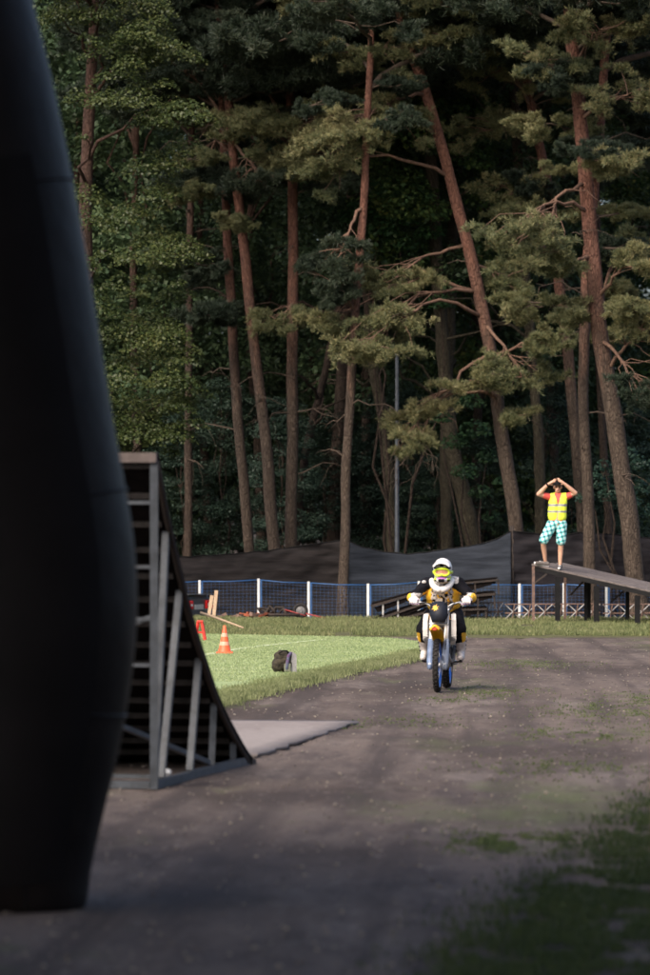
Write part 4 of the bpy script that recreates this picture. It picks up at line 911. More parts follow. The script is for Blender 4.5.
mb.add([on_tube(i, a, .014) for i in rows for a in cols], [(r_*len(cols)+c_, (r_+1)*len(cols)+c_, (r_+1)*len(cols)+c_+1, r_*len(cols)+c_+1) for r_ in range(len(rows)-1) for c_ in range(len(cols)-1)]); mb.build('banner', M_banner, AR, True)
for i in (22,38,52):
    mb = MB(); mb.tube([on_tube(i, R(a), .004) for a in range(-90,92,6)], .010, 5); mb.build('seam', M_nylon, AR, True)

# ------------------------------------------------------------------ motocross bike (local: x to camera right, y backwards, z up; front tyre contact at origin)
BK = G(437.5, 692); YAW = R(-6.4)
MC = empty('motocross_bike', (BK.x, BK.y, .0), YAW); tag(MC, 'yellow and white motocross bike with blue rims, ridden towards us', 'motorcycle')
M_grey = mat('fork_guard', (.30,.34,.42), .4, .15, 8); M_eng = mat('engine_metal', (.09,.09,.095), .5, .4, 12, metal=.4); M_seat = mat('black_seat', (.02,.02,.02), .7, .2, 8)
def wheel(axle, Rr, tw, name='wheel', disc=1):
    ax_ = Vector(axle); mb = MB(); mb.lathe([(0,-.06),(.035,-.06),(.045,-.03),(.03,0),(.045,.03),(.035,.06),(0,.06)], 14, ax_, 'X')
    for i in range(28):
        a = 2*math.pi*i/28; a2 = a+(.28 if i%2 else -.28); sx_ = .04 if i%4 < 2 else -.04
        mb.tube([ax_+Vector((sx_,.04*math.cos(a2),.04*math.sin(a2))), ax_+Vector((0,(Rr-.075)*math.cos(a),(Rr-.075)*math.sin(a)))], .0025, 4, cap=False)
    w_ = mb.build(name, M_alu, MC, True)
    ri = Rr-.078; mb = MB(); mb.lathe([(ri-.012,-tw*.22),(ri+.02,-tw*.36),(ri+.03,-tw*.36),(ri+.012,-tw*.15),(ri+.012,tw*.15),(ri+.03,tw*.36),(ri+.02,tw*.36),(ri-.012,tw*.22)], 40, ax_, 'X', close=True); mb.build('rim', M_bluA, w_, True)
    h = tw/2; mb = MB(); mb.lathe([(ri+.012,-h*.62),(ri+.04,-h*.9),(Rr-.03,-h*.92),(Rr-.016,-h*.6),(Rr-.013,0),(Rr-.016,h*.6),(Rr-.03,h*.92),(ri+.04,h*.9),(ri+.012,h*.62)], 48, ax_, 'X', close=True)
    N = 34
    for i in range(N):
        for (xo, dr, wd, ph, tl) in ((0,-.004,.34,0,0),(-.62,-.012,.22,.5,-.5),(.62,-.012,.22,.5,.5)):
            a = 2*math.pi*(i+ph)/N; M_ = Matrix.Rotation(a,3,'X') @ Matrix.Rotation(tl,3,'Y'); c_ = ax_+Matrix.Rotation(a,3,'X') @ Vector((xo*h,0,Rr+dr-.004)); mb.box(c_, (wd*tw,.026,.020), M_)
    mb.build('tyre', M_rubber, w_)
    mb = MB(); dx = .058*disc; mb.lathe([(.07,dx-.002),(.13,dx-.002),(.13,dx+.002),(.07,dx+.002)], 28, ax_, 'X', close=True); mb.build('brake_disc', M_alu, w_)
    return w_
wheel((0,0,.345), .345, .088); wheel((0,1.47,.335), .335, .115)
fd = Vector((0,.455,.89)).normalized()
for sg in (-1,1):
    a = Vector((sg*.098,.0,.33)); top = a+fd*.86
    mb = MB(); mb.tube([a+fd*.36, top], [.030,.029], 12); mb.build('fork_tube', M_whp, MC, True)
    mb = MB(); mb.tube([a+fd*-.04, a+fd*.37], [.026,.027], 12); mb.build('fork_leg', M_alu, MC, True)
    mb = MB(); vs = []
    for i, t_ in enumerate((-.03,.08,.25,.40)):
        p = a+fd*t_; wv = (.034,.046,.046,.036)[i]
        for k in range(7): an_ = R(-80+160*k/6); vs.append(p+Vector((math.sin(an_)*wv, -math.cos(an_)*.052, 0)))
    mb.add(vs, [(i*7+k,i*7+k+1,(i+1)*7+k+1,(i+1)*7+k) for i in range(3) for k in range(6)]); o = mb.build('fork_guard', M_grey if sg > 0 else mat('blue_guard',(.16,.22,.36),.5,.3,8), MC, True); m_ = o.modifiers.new('s','SOLIDIFY'); m_.thickness = .005
    mb = MB(); mb.box(a+fd*0, (.05,.07,.09)); mb.build('axle_clamp', M_alu, MC, bevel=.01)
mb = MB(); mb.tube([(-.13,0,.345),(.13,0,.345)], .012, 8); mb.build('axle', M_alu, MC, True)
for k, t_ in enumerate((.60,.80)):
    p = Vector((0,.0,.33))+fd*t_; mb = MB(); mb.box(p, (.26,.075,.035), Matrix.Rotation(R(-27),3,'X')); mb.build('triple_clamp', M_alu, MC, bevel=.01)
# front fender
mb = MB(); vs = []; prof_f = [(.24,.585,.068),(.19,.66,.072),(.09,.745,.075),(-.06,.80,.078),(-.2,.84,.082),(-.32,.865,.08),(-.41,.868,.066),(-.45,.85,.045)]
for (y,z,hw) in prof_f:
    for k in range(9): q = -1+2*k/8; vs.append((q*hw, y, z - .038*abs(q)**2.2 + .008*math.cos(q*3)))
mb.add(vs, [(i*9+k,i*9+k+1,(i+1)*9+k+1,(i+1)*9+k) for i in range(7) for k in range(8)]); fe = mb.build('front_fender', M_yel, MC, True); m_ = fe.modifiers.new('s','SOLIDIFY'); m_.thickness = .006
mb = MB(); mb.box((0,-.463,.835), (.075,.006,.014)); mb.box((0,-.455,.815), (.05,.006,.010)); mb.build('marking', mat('red_marking',(.65,.07,.04),.5,.1,6), fe)
# number plate with a yellow splash
pl = [(-.110,.115),(-.120,-.03),(-.085,-.135),(.085,-.135),(.120,-.03),(.110,.115),(.055,.145),(-.055,.145)]
pc = Vector((0,.185,1.03)); mb = MB(); vs = []
for (x,z) in pl:
    vs.append(pc+Vector((x, .30*z+.35*abs(x)**1.3*.6, z*.96)))
vs2 = [v+Vector((0,.012,0)) for v in vs]; n = len(pl); cen = pc+Vector((0,-.018,0)); vs.append(cen)
mb.add(vs+vs2, [(i,n,(i+1)%n) for i in range(n)]+[tuple(range(n+1,2*n+1))]+[(i,(i+1)%n,(i+1)%n+n+1,i+n+1) for i in range(n)]); npl = mb.build('number_plate', M_navy, MC, True)
mb = MB(); st = []
for i in range(16): a = 2*math.pi*i/16; rr = (.046 if i%2 else .024)*(1+.25*math.sin(i*2.3)); st.append((math.cos(a)*rr-.045, math.sin(a)*rr+.055))
mb.add([(x, pc.y-.022+.30*z*.9+.01, pc.z+z) for x,z in st], [tuple(range(16))]); mb.build('splash_mark', M_yel, npl)
# handlebar
mb = MB(); mb.tube([(-.40,.43,1.155),(-.26,.385,1.155),(-.16,.36,1.13),(-.09,.36,1.085),(.09,.36,1.085),(.16,.36,1.13),(.26,.385,1.155),(.40,.43,1.155)], .0125, 10); hb = mb.build('handlebar', M_alu, MC, True)
mb = MB(); mb.tube([(-.17,.36,1.135),(.17,.36,1.135)], .010, 8); mb.tube([(-.1,.345,1.13),(.1,.345,1.13)], .026, 10); mb.build('crossbar_pad', M_seat, MC, True)
for sg in (-1,1):
    mb = MB(); mb.tube([(sg*.28,.392,1.155),(sg*.41,.433,1.155)], .018, 10); mb.build('grip', M_rubber, hb, True)
    mb = MB(); mb.tube([(sg*.24,.37,1.15),(sg*.27,.33,1.145),(sg*.40,.365,1.14)], [.008,.007,.006], 6); mb.build('lever', M_alu, hb, True)
# frame, tank, shrouds, seat, engine
mb = MB(); mb.tube([(0,.33,.98),(0,.40,.80)], .035, 10)
for sg in (-1,1):
    mb.tube([(sg*.03,.36,.95),(sg*.10,.6,.86),(sg*.11,.95,.72),(sg*.10,1.0,.42)], .022, 8); mb.tube([(sg*.03,.42,.80),(sg*.08,.5,.45),(sg*.09,.6,.30),(sg*.09,1.0,.32)], .02, 8); mb.tube([(sg*.10,.9,.78),(sg*.10,1.45,.86)], .014, 6)
mb.build('frame', M_alu, MC, True)
mb = MB(); mb.caps((0,.45,.93),.10,(0,.72,.94),.11); mb.caps((-.07,.5,.86),.08,(-.07,.7,.86),.08); mb.caps((.07,.5,.86),.08,(.07,.7,.86),.08); blob('tank', mb, M_yel, MC, .015, 6)
for sg in (-1,1):
    mb = MB(); yz = [(.30,.93),(.36,1.0),(.55,1.01),(.78,.97),(.86,.88),(.62,.66),(.44,.60),(.33,.66),(.30,.80)]; xo = [.215,.21,.18,.15,.14,.16,.19,.215,.22]
    vs = [(sg*x,y,z) for x,(y,z) in zip(xo,yz)]; vs2 = [(sg*(x-(.062 if y < .45 else .014)),y+.004,z) for x,(y,z) in zip(xo,yz)]; n = len(yz)
    mb.add(vs+vs2, [tuple(range(n)),tuple(range(2*n-1,n-1,-1))]+[(i,(i+1)%n,(i+1)%n+n,i+n) for i in range(n)]); mb.build('radiator_shroud', M_whp, MC)
    mb = MB(); mb.box((sg*.165,.34,.79), (.09,.03,.28)); rd = mb.build('radiator', M_eng, MC)
    mb = MB()
    for k in range(9): mb.box((sg*.165,.322,.675+k*.029), (.092,.008,.008))
    mb.build('louvre', M_eng, rd)
    mb = MB(); mb.prism([(1.0,.9),(1.25,.92),(1.42,.93),(1.3,.72),(1.05,.62)], sg*.125, sg*.137, 'X'); mb.build('side_panel', M_whp, MC)
    mb = MB(); mb.tube([(sg*.10,1.0,.36),(sg*.12,1.47,.335)], [.032,.024], 8, flat=1.4); mb.build('swingarm', M_alu, MC, True)
    mb = MB(); mb.box((sg*.20,.84,.365), (.11,.05,.022)); mb.build('footpeg', M_iron, MC)
mb = MB(); mb.caps((0,.72,.975),.062,(0,1.25,.99),.062); mb.caps((-.05,.75,.95),.05,(-.04,1.2,.96),.055); mb.caps((.05,.75,.95),.05,(.04,1.2,.96),.055); blob('seat', mb, M_seat, MC, .015, 5)
mb = MB(); mb.box((0,.72,.43), (.24,.36,.26)); mb.tube([(-.14,.78,.42),(.14,.78,.42)], .12, 16); mb.box((0,.60,.62), (.16,.20,.20), Matrix.Rotation(R(12),3,'X')); mb.box((0,.58,.74), (.17,.19,.07), Matrix.Rotation(R(12),3,'X'))
for k in range(6): mb.box((0,.60,.55+k*.03), (.20,.24,.008), Matrix.Rotation(R(12),3,'X'))
mb.build('engine', M_eng, MC, bevel=.008)
mb = MB(); mb.tube([(.03,.50,.68),(.06,.40,.60),(.10,.38,.48),(.13,.46,.38),(.15,.62,.40),(.15,.85,.55),(.14,1.1,.72)], [.022,.024,.026,.026,.028,.03,.03], 10); ex_ = mb.build('exhaust_pipe', M_alu, MC, True)
mb = MB(); mb.tube([(-.15,1.05,.72),(-.16,1.5,.86)], [.05,.055], 12); mb.build('silencer', M_alu, MC, True)
mb = MB(); vs = []
for (y,z,hw) in ((1.15,.92,.11),(1.4,.97,.10),(1.7,1.03,.09),(1.85,1.05,.06)):
    for k in range(7): q = -1+2*k/6; vs.append((q*hw,y,z-.03*abs(q)**2))
mb.add(vs, [(i*7+k,i*7+k+1,(i+1)*7+k+1,(i+1)*7+k) for i in range(3) for k in range(6)]); o = mb.build('rear_fender', M_yel, MC, True); m_ = o.modifiers.new('s','SOLIDIFY'); m_.thickness = .006
for pts_ in ([(.24,.38,1.15),(.16,.22,1.10),(.11,.15,.95),(.10,.08,.6),(.09,.02,.40)], [(-.24,.38,1.15),(-.12,.20,1.14),(-.03,.28,1.02),(0,.40,.92)], [(.2,.37,1.15),(.1,.2,1.16),(0,.27,1.05)]):
    mb = MB(); mb.tube(pts_, .006, 6); mb.build('cable', M_black, MC, True)

# ------------------------------------------------------------------ rider (own thing, same frame)
RD = empty('person', (BK.x, BK.y, 0), YAW); tag(RD, 'motocross rider in white helmet, lime goggles and yellow black kit on the bike', 'person')
M_jy = mat('yellow_jersey', (.78,.44,.03), .8, .1, 8); M_jb = mat('black_jersey', (.009,.009,.013), .85, .3, 10, spec=.1); M_jw = mat('white_grey_print', (.60,.58,.58), .8, .35, 34, c2=(.16,.15,.17)); M_wht = mat('white_guard', (.74,.72,.72), .5, .08, 8)
M_pant = mat('black_pants', (.007,.007,.010), .85, .3, 10, spec=.1); M_boot = mat('white_boot', (.66,.62,.60), .5, .25, 9, c2=(.38,.33,.32)); M_glove = mat('white_glove', (.70,.66,.64), .7, .2, 12); M_lime = mat('lime_plastic', (.62,.80,.03), .4, .08, 8)
M_hel = mat('white_helmet', (.76,.74,.74), .3, .06, 6, coat=.4); M_lens = mat('amber_lens', (.35,.13,.10), .12, .2, 20, c2=(.6,.35,.2)); M_purp = mat('violet_print', (.45,.16,.50), .4, .15, 10)
J = {}
for sg, s_ in ((-1,'r'),(1,'l')):
    J['sh'+s_] = Vector((sg*.205,.76,1.40)); J['el'+s_] = Vector((sg*.375,.70,1.21)); J['wr'+s_] = Vector((sg*.355,.50,1.185)); J['ha'+s_] = Vector((sg*.345,.425,1.175))
    J['hp'+s_] = Vector((sg*.13,1.02,.99)); J['kn'+s_] = Vector((sg*.245,.56,.80)); J['an'+s_] = Vector((sg*.235,.84,.50)); J['to'+s_] = Vector((sg*.245,.66,.425)); J['he'+s_] = Vector((sg*.235,.90,.42))
HC = Vector((.015,.60,1.565))
mb = MB(); mb.caps((0,1.02,1.0),.15,(0,.92,1.16),.145); mb.caps((0,.92,1.16),.145,(0,.80,1.36),.16); mb.caps((0,.77,1.40),.07,HC+Vector((0,.05,-.08)),.06); mb.ellip(HC+Vector((0,.02,0)),(.08,.10,.12))
for s_ in 'rl':
    mb.caps(J['sh'+s_],.06,J['el'+s_],.045); mb.caps(J['el'+s_],.045,J['wr'+s_],.032); mb.caps(J['wr'+s_],.032,J['ha'+s_],.036); mb.caps(J['hp'+s_],.09,J['kn'+s_],.06); mb.caps(J['kn'+s_],.06,J['an'+s_],.04); mb.caps(J['an'+s_],.045,J['to'+s_],.035)
    mb.caps((0,.80,1.37),.13,J['sh'+s_],.06)
blob('body', mb, M_skin, RD, .018, 3)
# jersey: torso, shoulders, sleeves
mb = MB(); mb.caps((0,1.0,1.01),.175,(0,.90,1.18),.172); mb.caps((0,.90,1.18),.172,(0,.80,1.35),.178)
for s_ in 'rl':
    sg = 1 if s_ == 'l' else -1
    mb.caps((sg*.08,.84,1.27),.15,(sg*.07,1.0,1.05),.14); mb.caps((0,.79,1.38),.14,J['sh'+s_],.084); mb.caps(J['sh'+s_],.084,J['el'+s_],.068); mb.caps(J['el'+s_],.068,J['wr'+s_]+Vector((0,.03,0)),.055)
def jfn(c):
    x, z = abs(c.x), c.z
    if x > .25: return 2 if (c.y < .70 and c.z < 1.27 and mnoise.noise(c*18) > .0) else 1                                   # black sleeves
    if z > 1.36 - (x-.10)*.6 and x > .10: return 2 if (c.x > .1 and z > 1.39 and x < .21) else 1   # shoulders
    if x < .14 and z > 1.04: return 2 if mnoise.noise(c*26) > -.12 else (1 if mnoise.noise(c*19) > -.1 else 0)          # printed chest
    if z < 1.05: return 2 if c.x > .03 and z < 1.02 else 0
    return 0
jer = blob('jersey', mb, [M_jy, M_jb, M_jw], RD, .014, 5, jfn)
for v in jer.data.vertices:
    v.co += v.normal*(mnoise.noise(Vector((v.co.x*7, v.co.y*7, v.co.z*16)))*.013 + mnoise.noise(v.co*30)*.005)
# shoulder mark
mb = MB(); mb.ellip((-.235,.675,1.415),(.030,.014,.022)); mb.build('sleeve_logo', M_jw, RD, True)
# neck brace
mb = MB(); pts_ = [Vector((.135*math.sin(a), .70-.185*math.cos(a)*(1 if math.cos(a) > 0 else .75), 1.435-.12*max(0,math.cos(a))**1.3)) for a in [math.pi*2*i/28 for i in range(29)]]
mb.tube(pts_, [.034+.008*max(0,math.cos(math.pi*2*i/28)) for i in range(29)], 10); mb.v = [tuple(v) for v in mb.v]; mb.build('neck_brace', M_wht, RD, True)
# trousers with yellow knee panels
mb = MB(); mb.caps((-.06,1.04,.99),.16,(.06,1.04,.99),.16)
for s_ in 'rl': mb.caps(J['hp'+s_],.125,J['kn'+s_],.088); mb.caps(J['kn'+s_],.09,J['kn'+s_].lerp(J['an'+s_],.62),.072)
pan = blob('trousers', mb, [M_pant, M_jy], RD, .014, 5, lambda c: 1 if (c.z < .755 and abs(c.x) > .272 and c.y < .68) else 0)
for v in pan.data.vertices: v.co += v.normal*mnoise.noise(v.co*14)*.008
for s_ in 'rl':
    sg = 1 if s_ == 'l' else -1
    mb = MB(); k = J['kn'+s_].lerp(J['an'+s_],.48); mb.caps(k,.079,J['an'+s_],.062); mb.caps(J['an'+s_],.064,J['he'+s_]+Vector((0,-.02,.01)),.052); mb.caps(J['he'+s_]+Vector((0,-.03,.0)),.05,J['to'+s_],.046); mb.caps(J['an'+s_],.055,J['to'+s_]+Vector((0,.05,.02)),.045)
    bt = blob('boot', mb, M_boot, RD, .011, 3)
    mb = MB()
    for t_ in (.15,.5,.85):
        p = k.lerp(J['an'+s_],t_); mb.tube([p+Vector((math.sin(R(a))*.078*(1-.22*t_), -math.cos(R(a))*.078*(1-.22*t_), .012*math.sin(R(a)))) for a in range(-100,101,20)], .011, 5)
    mb.build('buckle', M_jb, bt, True)
    mb = MB(); mb.caps(J['he'+s_]+Vector((0,.01,-.043)),.018,J['to'+s_]+Vector((0,-.03,-.038)),.018); mb.build('sole', M_rubber, bt, True)
    mb = MB(); q = k+Vector((0,0,.035)); mb.tube([q+Vector((math.sin(R(a))*.082,-math.cos(R(a))*.082,0)) for a in range(0,361,24)], .014, 6); mb.build('boot_cuff', M_wht, bt, True)
    # gloved hand: palm over the grip, four fingers round it, thumb under
    mb = MB(); g0 = Vector((sg*.30,.398,1.155)); g1 = Vector((sg*.395,.428,1.155)); back = Vector((0,.035,.028))
    mb.caps(J['wr'+s_]+Vector((0,.03,.01)),.055,J['ha'+s_]+Vector((0,.03,.015)),.054); mb.caps(g0+back,.028,g1+back,.026)
    for k_, (t_, L_) in enumerate(((.05,.92),(.35,1.0),(.65,.95),(.95,.82))):
        c_ = g0.lerp(g1, t_); pp = [c_+Vector((0, math.cos(R(a))*.034, math.sin(R(a))*.036)) for a in (50,110,165,215,255)]; pp = pp[:4] if L_ < .9 else pp
        for a_, b_ in zip(pp[:-1], pp[1:]): mb.caps(a_,.0125,b_,.0115,8)
    th = [g0+Vector((-sg*.012,.035,.0)), g0+Vector((-sg*.020,.0,-.030)), g0+Vector((sg*.012,-.03,-.030))]
    for a_, b_ in zip(th[:-1], th[1:]): mb.caps(a_,.014,b_,.012,8)
    blob('glove', mb, [M_glove, M_jy, M_purp], RD, .007, 3, lambda c: 1 if c.y > .475 and c.z > 1.19 else (2 if (int(c.z*130) % 7 == 0 and c.y < .45) else 0))
    mb = MB(); e = J['el'+s_]; mb.ellip(e+Vector((sg*.035,-.045,.0)),(.05,.055,.062)); mb.ellip(e.lerp(J['wr'+s_],.5)+Vector((sg*.01,-.01,.01)),(.062,.09,.060)); blob('elbow_guard', mb, [M_jy, M_wht], RD, .012, 3, lambda c: 0 if abs(c.x) > .395 or c.z < 1.165 else 1)
# helmet
mb = MB(); mb.ellip(HC+Vector((0,.035,.03)),(.124,.152,.135),20,14); mb.ellip(HC+Vector((0,.06,-.06)),(.112,.12,.12),18,12)
for i in range(9):
    a = R(-80+20*i); b_ = R(-60+20*i)
    if i < 8: mb.caps(HC+Vector((.084*math.sin(a),.0-.145*math.cos(a),-.118)),.029,HC+Vector((.084*math.sin(b_),.0-.145*math.cos(b_),-.118)),.029)
mb.caps(HC+Vector((-.018,-.158,-.122)),.034,HC+Vector((.018,-.158,-.122)),.034)
def hfn(c):
    d = c-HC
    if d.z < -.085 and d.y < -.04:
        if abs(d.x) < .040 and d.z < -.108: return 1
        return 2 if d.z > -.108 and abs(d.x) < .06 else (0 if abs(d.x) < .07 else 3 if d.z > -.12 else 1)
    if abs(d.x) > .085 and d.z < -.03: return 3 if int(d.z*40) % 2 else 0
    if d.z > .05 and abs(d.x) < .028 and d.z < .10 and d.y < -.05: return 1
    if d.z > .06 and mnoise.noise(c*22) > .32: return 4
    return 0
he = blob('helmet', mb, [M_hel, M_jb, M_purp, M_lime, mat('grey_print',(.36,.35,.38),.4,.1,8)], RD, .009, 4, hfn)
mb = MB(); vs = []; 
for i, (y,z,hw) in enumerate(((-.02,.125,.10),(-.09,.105,.112),(-.16,.088,.108),(-.215,.078,.092))):
    for k in range(11): q = -1+2*k/10; vs.append(HC+Vector((q*hw, y+.02*q*q, z-.045*abs(q)**2.5)))
mb.add(vs, [(i*11+k,i*11+k+1,(i+1)*11+k+1,(i+1)*11+k) for i in range(3) for k in range(10)]); o = mb.build('helmet_peak', [M_hel, M_jb], he, True); m_ = o.modifiers.new('s','SOLIDIFY'); m_.thickness = .016; m_.material_offset_rim = 1
mb = MB(); mb.tube([HC+Vector((.105*math.sin(R(a)), .01-.155*math.cos(R(a)), .038-.012*math.cos(R(a)))) for a in range(-85,86,10)], .014, 6); mb.build('brow_band', M_jb, he, True)
gl = []
for k in range(25):
    a = 2*math.pi*k/24; x = .094*math.copysign(abs(math.cos(a))**.7, math.cos(a)); z = .046*math.copysign(abs(math.sin(a))**.75, math.sin(a)) - .022
    if z < -.03 and abs(x) < .03: z += .016
    gl.append(HC+Vector((x, -.152+.5*(x/.12)**2*.12, z)))
mb = MB(); mb.tube(gl, .0155, 8, cap=False); go = mb.build('goggles', M_lime, RD, True)
mb = MB(); cv = HC+Vector((0,-.156,-.02)); mb.add([cv]+[g+Vector((0,.0,0)) for g in gl[:-1]], [(0,i+1,(i+1)%24+1) for i in range(24)]); mb.build('lens', M_lens, go, True)
for sg in (-1,1):
    mb = MB(); mb.tube([HC+Vector((sg*(.095+.03*math.sin(t_)), -.12+.14*t_, -.02)) for t_ in (0,.4,.8,1.2)], .014, 6, flat=1.6); mb.build('goggle_strap', M_lime, go, True)

# ------------------------------------------------------------------ the man on the platform
DM = 90.25; sM = DM/FPX; MB0 = A(554, 568, DM); MAN = empty('person', (MB0.x, MB0.y, 0)); tag(MAN, 'man in yellow safety vest and checked shorts standing on the platform, hands at his brow', 'person')
def mp(px, py, dy=0): p = A(px, py, DM); return Vector((p.x-MB0.x, dy, p.z))
def deck_z(p, dy=0): 
    w_ = Vector((p.x+MB0.x, MB0.y+dy, 0)) - Vector((lipF.x, lipF.y, 0)); return z1 + slope*w_.dot(dn)
m = {'sl':mp(549.8,497), 'sr':mp(566.6,496.6), 'el':mp(538.6,494.2,-.10), 'er':mp(575.0,493,-.10), 'wl':mp(547.4,484.6,-.17), 'wr':mp(564.6,484.2,-.17), 'hl':mp(552.2,481.9,-.17), 'hr':mp(560.6,481.5,-.17),
     'hpl':mp(552.6,524,.0), 'hpr':mp(561.6,524,.0), 'kl':mp(542.9,541.5,-.12), 'kr':mp(561.0,543,-.03), 'al':mp(545.6,559,.04), 'ar':mp(560.2,563.5,.0)}
fl0 = mp(547.6,565,.04); fl0.z = deck_z(fl0,.04)+.045; fl1 = mp(535.8,562.5,-.06); fl1.z = deck_z(fl1,-.06)+.04
fr0 = mp(560.4,569,.03); fr0.z = deck_z(fr0,.03)+.045; fr1 = mp(559.0,569,-.14); fr1.z = deck_z(fr1,-.14)+.035
m['al'].z = fl0.z+.075; m['ar'].z = fr0.z+.07
HM = mp(557.8,487.4,-.03)
mb = MB(); pel = mp(557.2,522.5); ch = mp(558,502)
mb.caps(pel+Vector((-.07,0,0)),.105,pel+Vector((.07,0,0)),.105); mb.caps(pel,.125,mp(557.6,513),.125); mb.caps(mp(557.6,513)+Vector((-.04,0,0)),.115,ch+Vector((-.06,0,.0)),.115); mb.caps(mp(557.6,513)+Vector((.04,0,0)),.115,ch+Vector((.06,0,0)),.115)
mb.caps(m['sl'],.065,m['sr'],.065); mb.caps(ch+Vector((0,.01,.08)),.07,HM+Vector((0,.03,-.06)),.052)
for a,b_,c_ in (('sl','el','wl'),('sr','er','wr')):
    mb.caps(m[a],.062,m[b_],.050); mb.caps(m[b_],.050,m[b_].lerp(m[c_],.4),.048); mb.caps(m[b_].lerp(m[c_],.4),.048,m[c_],.031)
for (w_,h_,sg) in (('wl','hl',1),('wr','hr',-1)):
    d_ = (m[h_]-m[w_]).normalized(); mb.caps(m[w_],.028,m[h_],.032); up = Vector((0,0,1))
    for k,(oz,L_) in enumerate(((.030,.062),(.011,.072),(-.008,.066),(-.026,.052))):
        b0 = m[h_]+d_*.02+Vector((0,-.008,oz)); b1 = b0+d_*L_*.55+Vector((0,-.006,0)); b2 = b1+d_*L_*.4+Vector((0,.012,-.006)); mb.caps(b0,.0105,b1,.010,8); mb.caps(b1,.010,b2,.009,8)
    t0_ = m[w_].lerp(m[h_],.5)+Vector((0,.0,-.026)); mb.caps(t0_,.013,t0_+d_*.035+Vector((0,.015,-.03)),.011,8); mb.caps(t0_+d_*.035+Vector((0,.015,-.03)),.011,t0_+d_*.062+Vector((0,.02,-.032)),.010,8)
for a,b_,c_,f0,f1 in (('hpl','kl','al',fl0,fl1),('hpr','kr','ar',fr0,fr1)):
    mb.caps(m[a],.09,m[b_],.058); mb.caps(m[b_],.058,m[b_].lerp(m[c_],.35)+Vector((0,.02,0)),.057); mb.caps(m[b_].lerp(m[c_],.35)+Vector((0,.02,0)),.057,m[c_],.036); mb.caps(m[c_],.036,f0,.036); mb.caps(f0,.034,f1,.03)
# head: skull, jaw, nose, brow, ears
mb.ellip(HM+Vector((0,.015,.025)),(.076,.094,.098),16,12); mb.ellip(HM+Vector((0,-.018,-.055)),(.058,.066,.066),14,10); mb.caps(HM+Vector((0,-.085,.012)),.012,HM+Vector((0,-.103,-.028)),.016); mb.caps(HM+Vector((-.04,-.068,.030)),.014,HM+Vector((.04,-.068,.030)),.014); mb.caps(HM+Vector((-.02,-.080,-.060)),.011,HM+Vector((.02,-.080,-.060)),.011)
for sg in (-1,1): mb.ellip(HM+Vector((sg*.080,.012,-.005)),(.012,.024,.034),8,6)
M_lip = mat('lips', (.42,.14,.11), .5, .1, 10)
def bfn(c):
    d = c-HM
    if d.y < -.070 and abs(d.x) < .026 and -.068 < d.z < -.052: return 1
    if d.z > .060 and d.length < .16 or (d.y > .03 and -.05 < d.z and d.length < .15 and abs(d.x) < .079): return 2
    return 0
blob('body', mb, [M_skin, M_lip, M_hair], MAN, .0062, 3, bfn)
mb = MB()
for sg in (-1,1): mb.ellip(HM+Vector((sg*.031,-.078,.006)),(.020,.012,.015),10,8)
mb.tube([HM+Vector((-.075,-.02,.012)),HM+Vector((-.05,-.082,.012)),HM+Vector((.05,-.082,.012)),HM+Vector((.075,-.02,.012))], .005, 6); mb.build('sunglasses', M_black, MAN, True)
# black cap whose peak he grips
mb = MB(); mb.ellip(HM+Vector((0,.012,.045)),(.084,.102,.085),18,10); mb.v = [(x,y,max(z,HM.z+.045)) for x,y,z in mb.v]; cap = mb.build('cap', M_black, MAN, True)
mb = MB(); vs = []
for i,y in enumerate((-.06,-.11,-.16,-.185)):
    for k in range(9): q = -1+2*k/8; vs.append(HM+Vector((q*(.078-.012*i*i*.3), y+.03*q*q, .058-.004*i-.012*q*q)))
mb.add(vs, [(i*9+k,i*9+k+1,(i+1)*9+k+1,(i+1)*9+k) for i in range(3) for k in range(8)]); o = mb.build('peak', M_black, cap, True); m_ = o.modifiers.new('s','SOLIDIFY'); m_.thickness = .012
mb = MB(); w0_ = m['wl']; d_ = (m['hl']-m['wl']).normalized(); mb.tube([w0_-d_*.03, w0_+d_*.005], .037, 12); mb.build('wrist_strap', M_jb, MAN, True)
# red shirt
M_shirt = mat('coral_shirt', (.72,.10,.08), .8, .12, 10); M_vest = mat('lime_vest', (.74,.86,.06), .6, .08, 8); M_refl = mat('reflective_band', (.16,.15,.19), .5, .2, 20, c2=(.32,.30,.33))
mb = MB(); mb.caps(pel+Vector((-.06,0,.04)),.118,pel+Vector((.06,0,.04)),.118); mb.caps(mp(557.6,515)+Vector((-.05,0,0)),.125,ch+Vector((-.062,0,.01)),.124); mb.caps(mp(557.6,515)+Vector((.05,0,0)),.125,ch+Vector((.062,0,.01)),.124); mb.caps(m['sl'],.077,m['sr'],.077)
for a,b_ in (('sl','el'),('sr','er')): mb.caps(m[a],.076,m[a].lerp(m[b_],.50),.066)
mb.caps(ch+Vector((0,.01,.07)),.085,ch+Vector((0,.0,.11)),.07); blob('shirt', mb, [M_shirt, M_skin], MAN, .012, 4, lambda c: 1 if (c.z > ch.z+.055 and abs(c.x-ch.x) < .055-(ch.z+.17-c.z)*.2 and c.y < -.04) else 0)
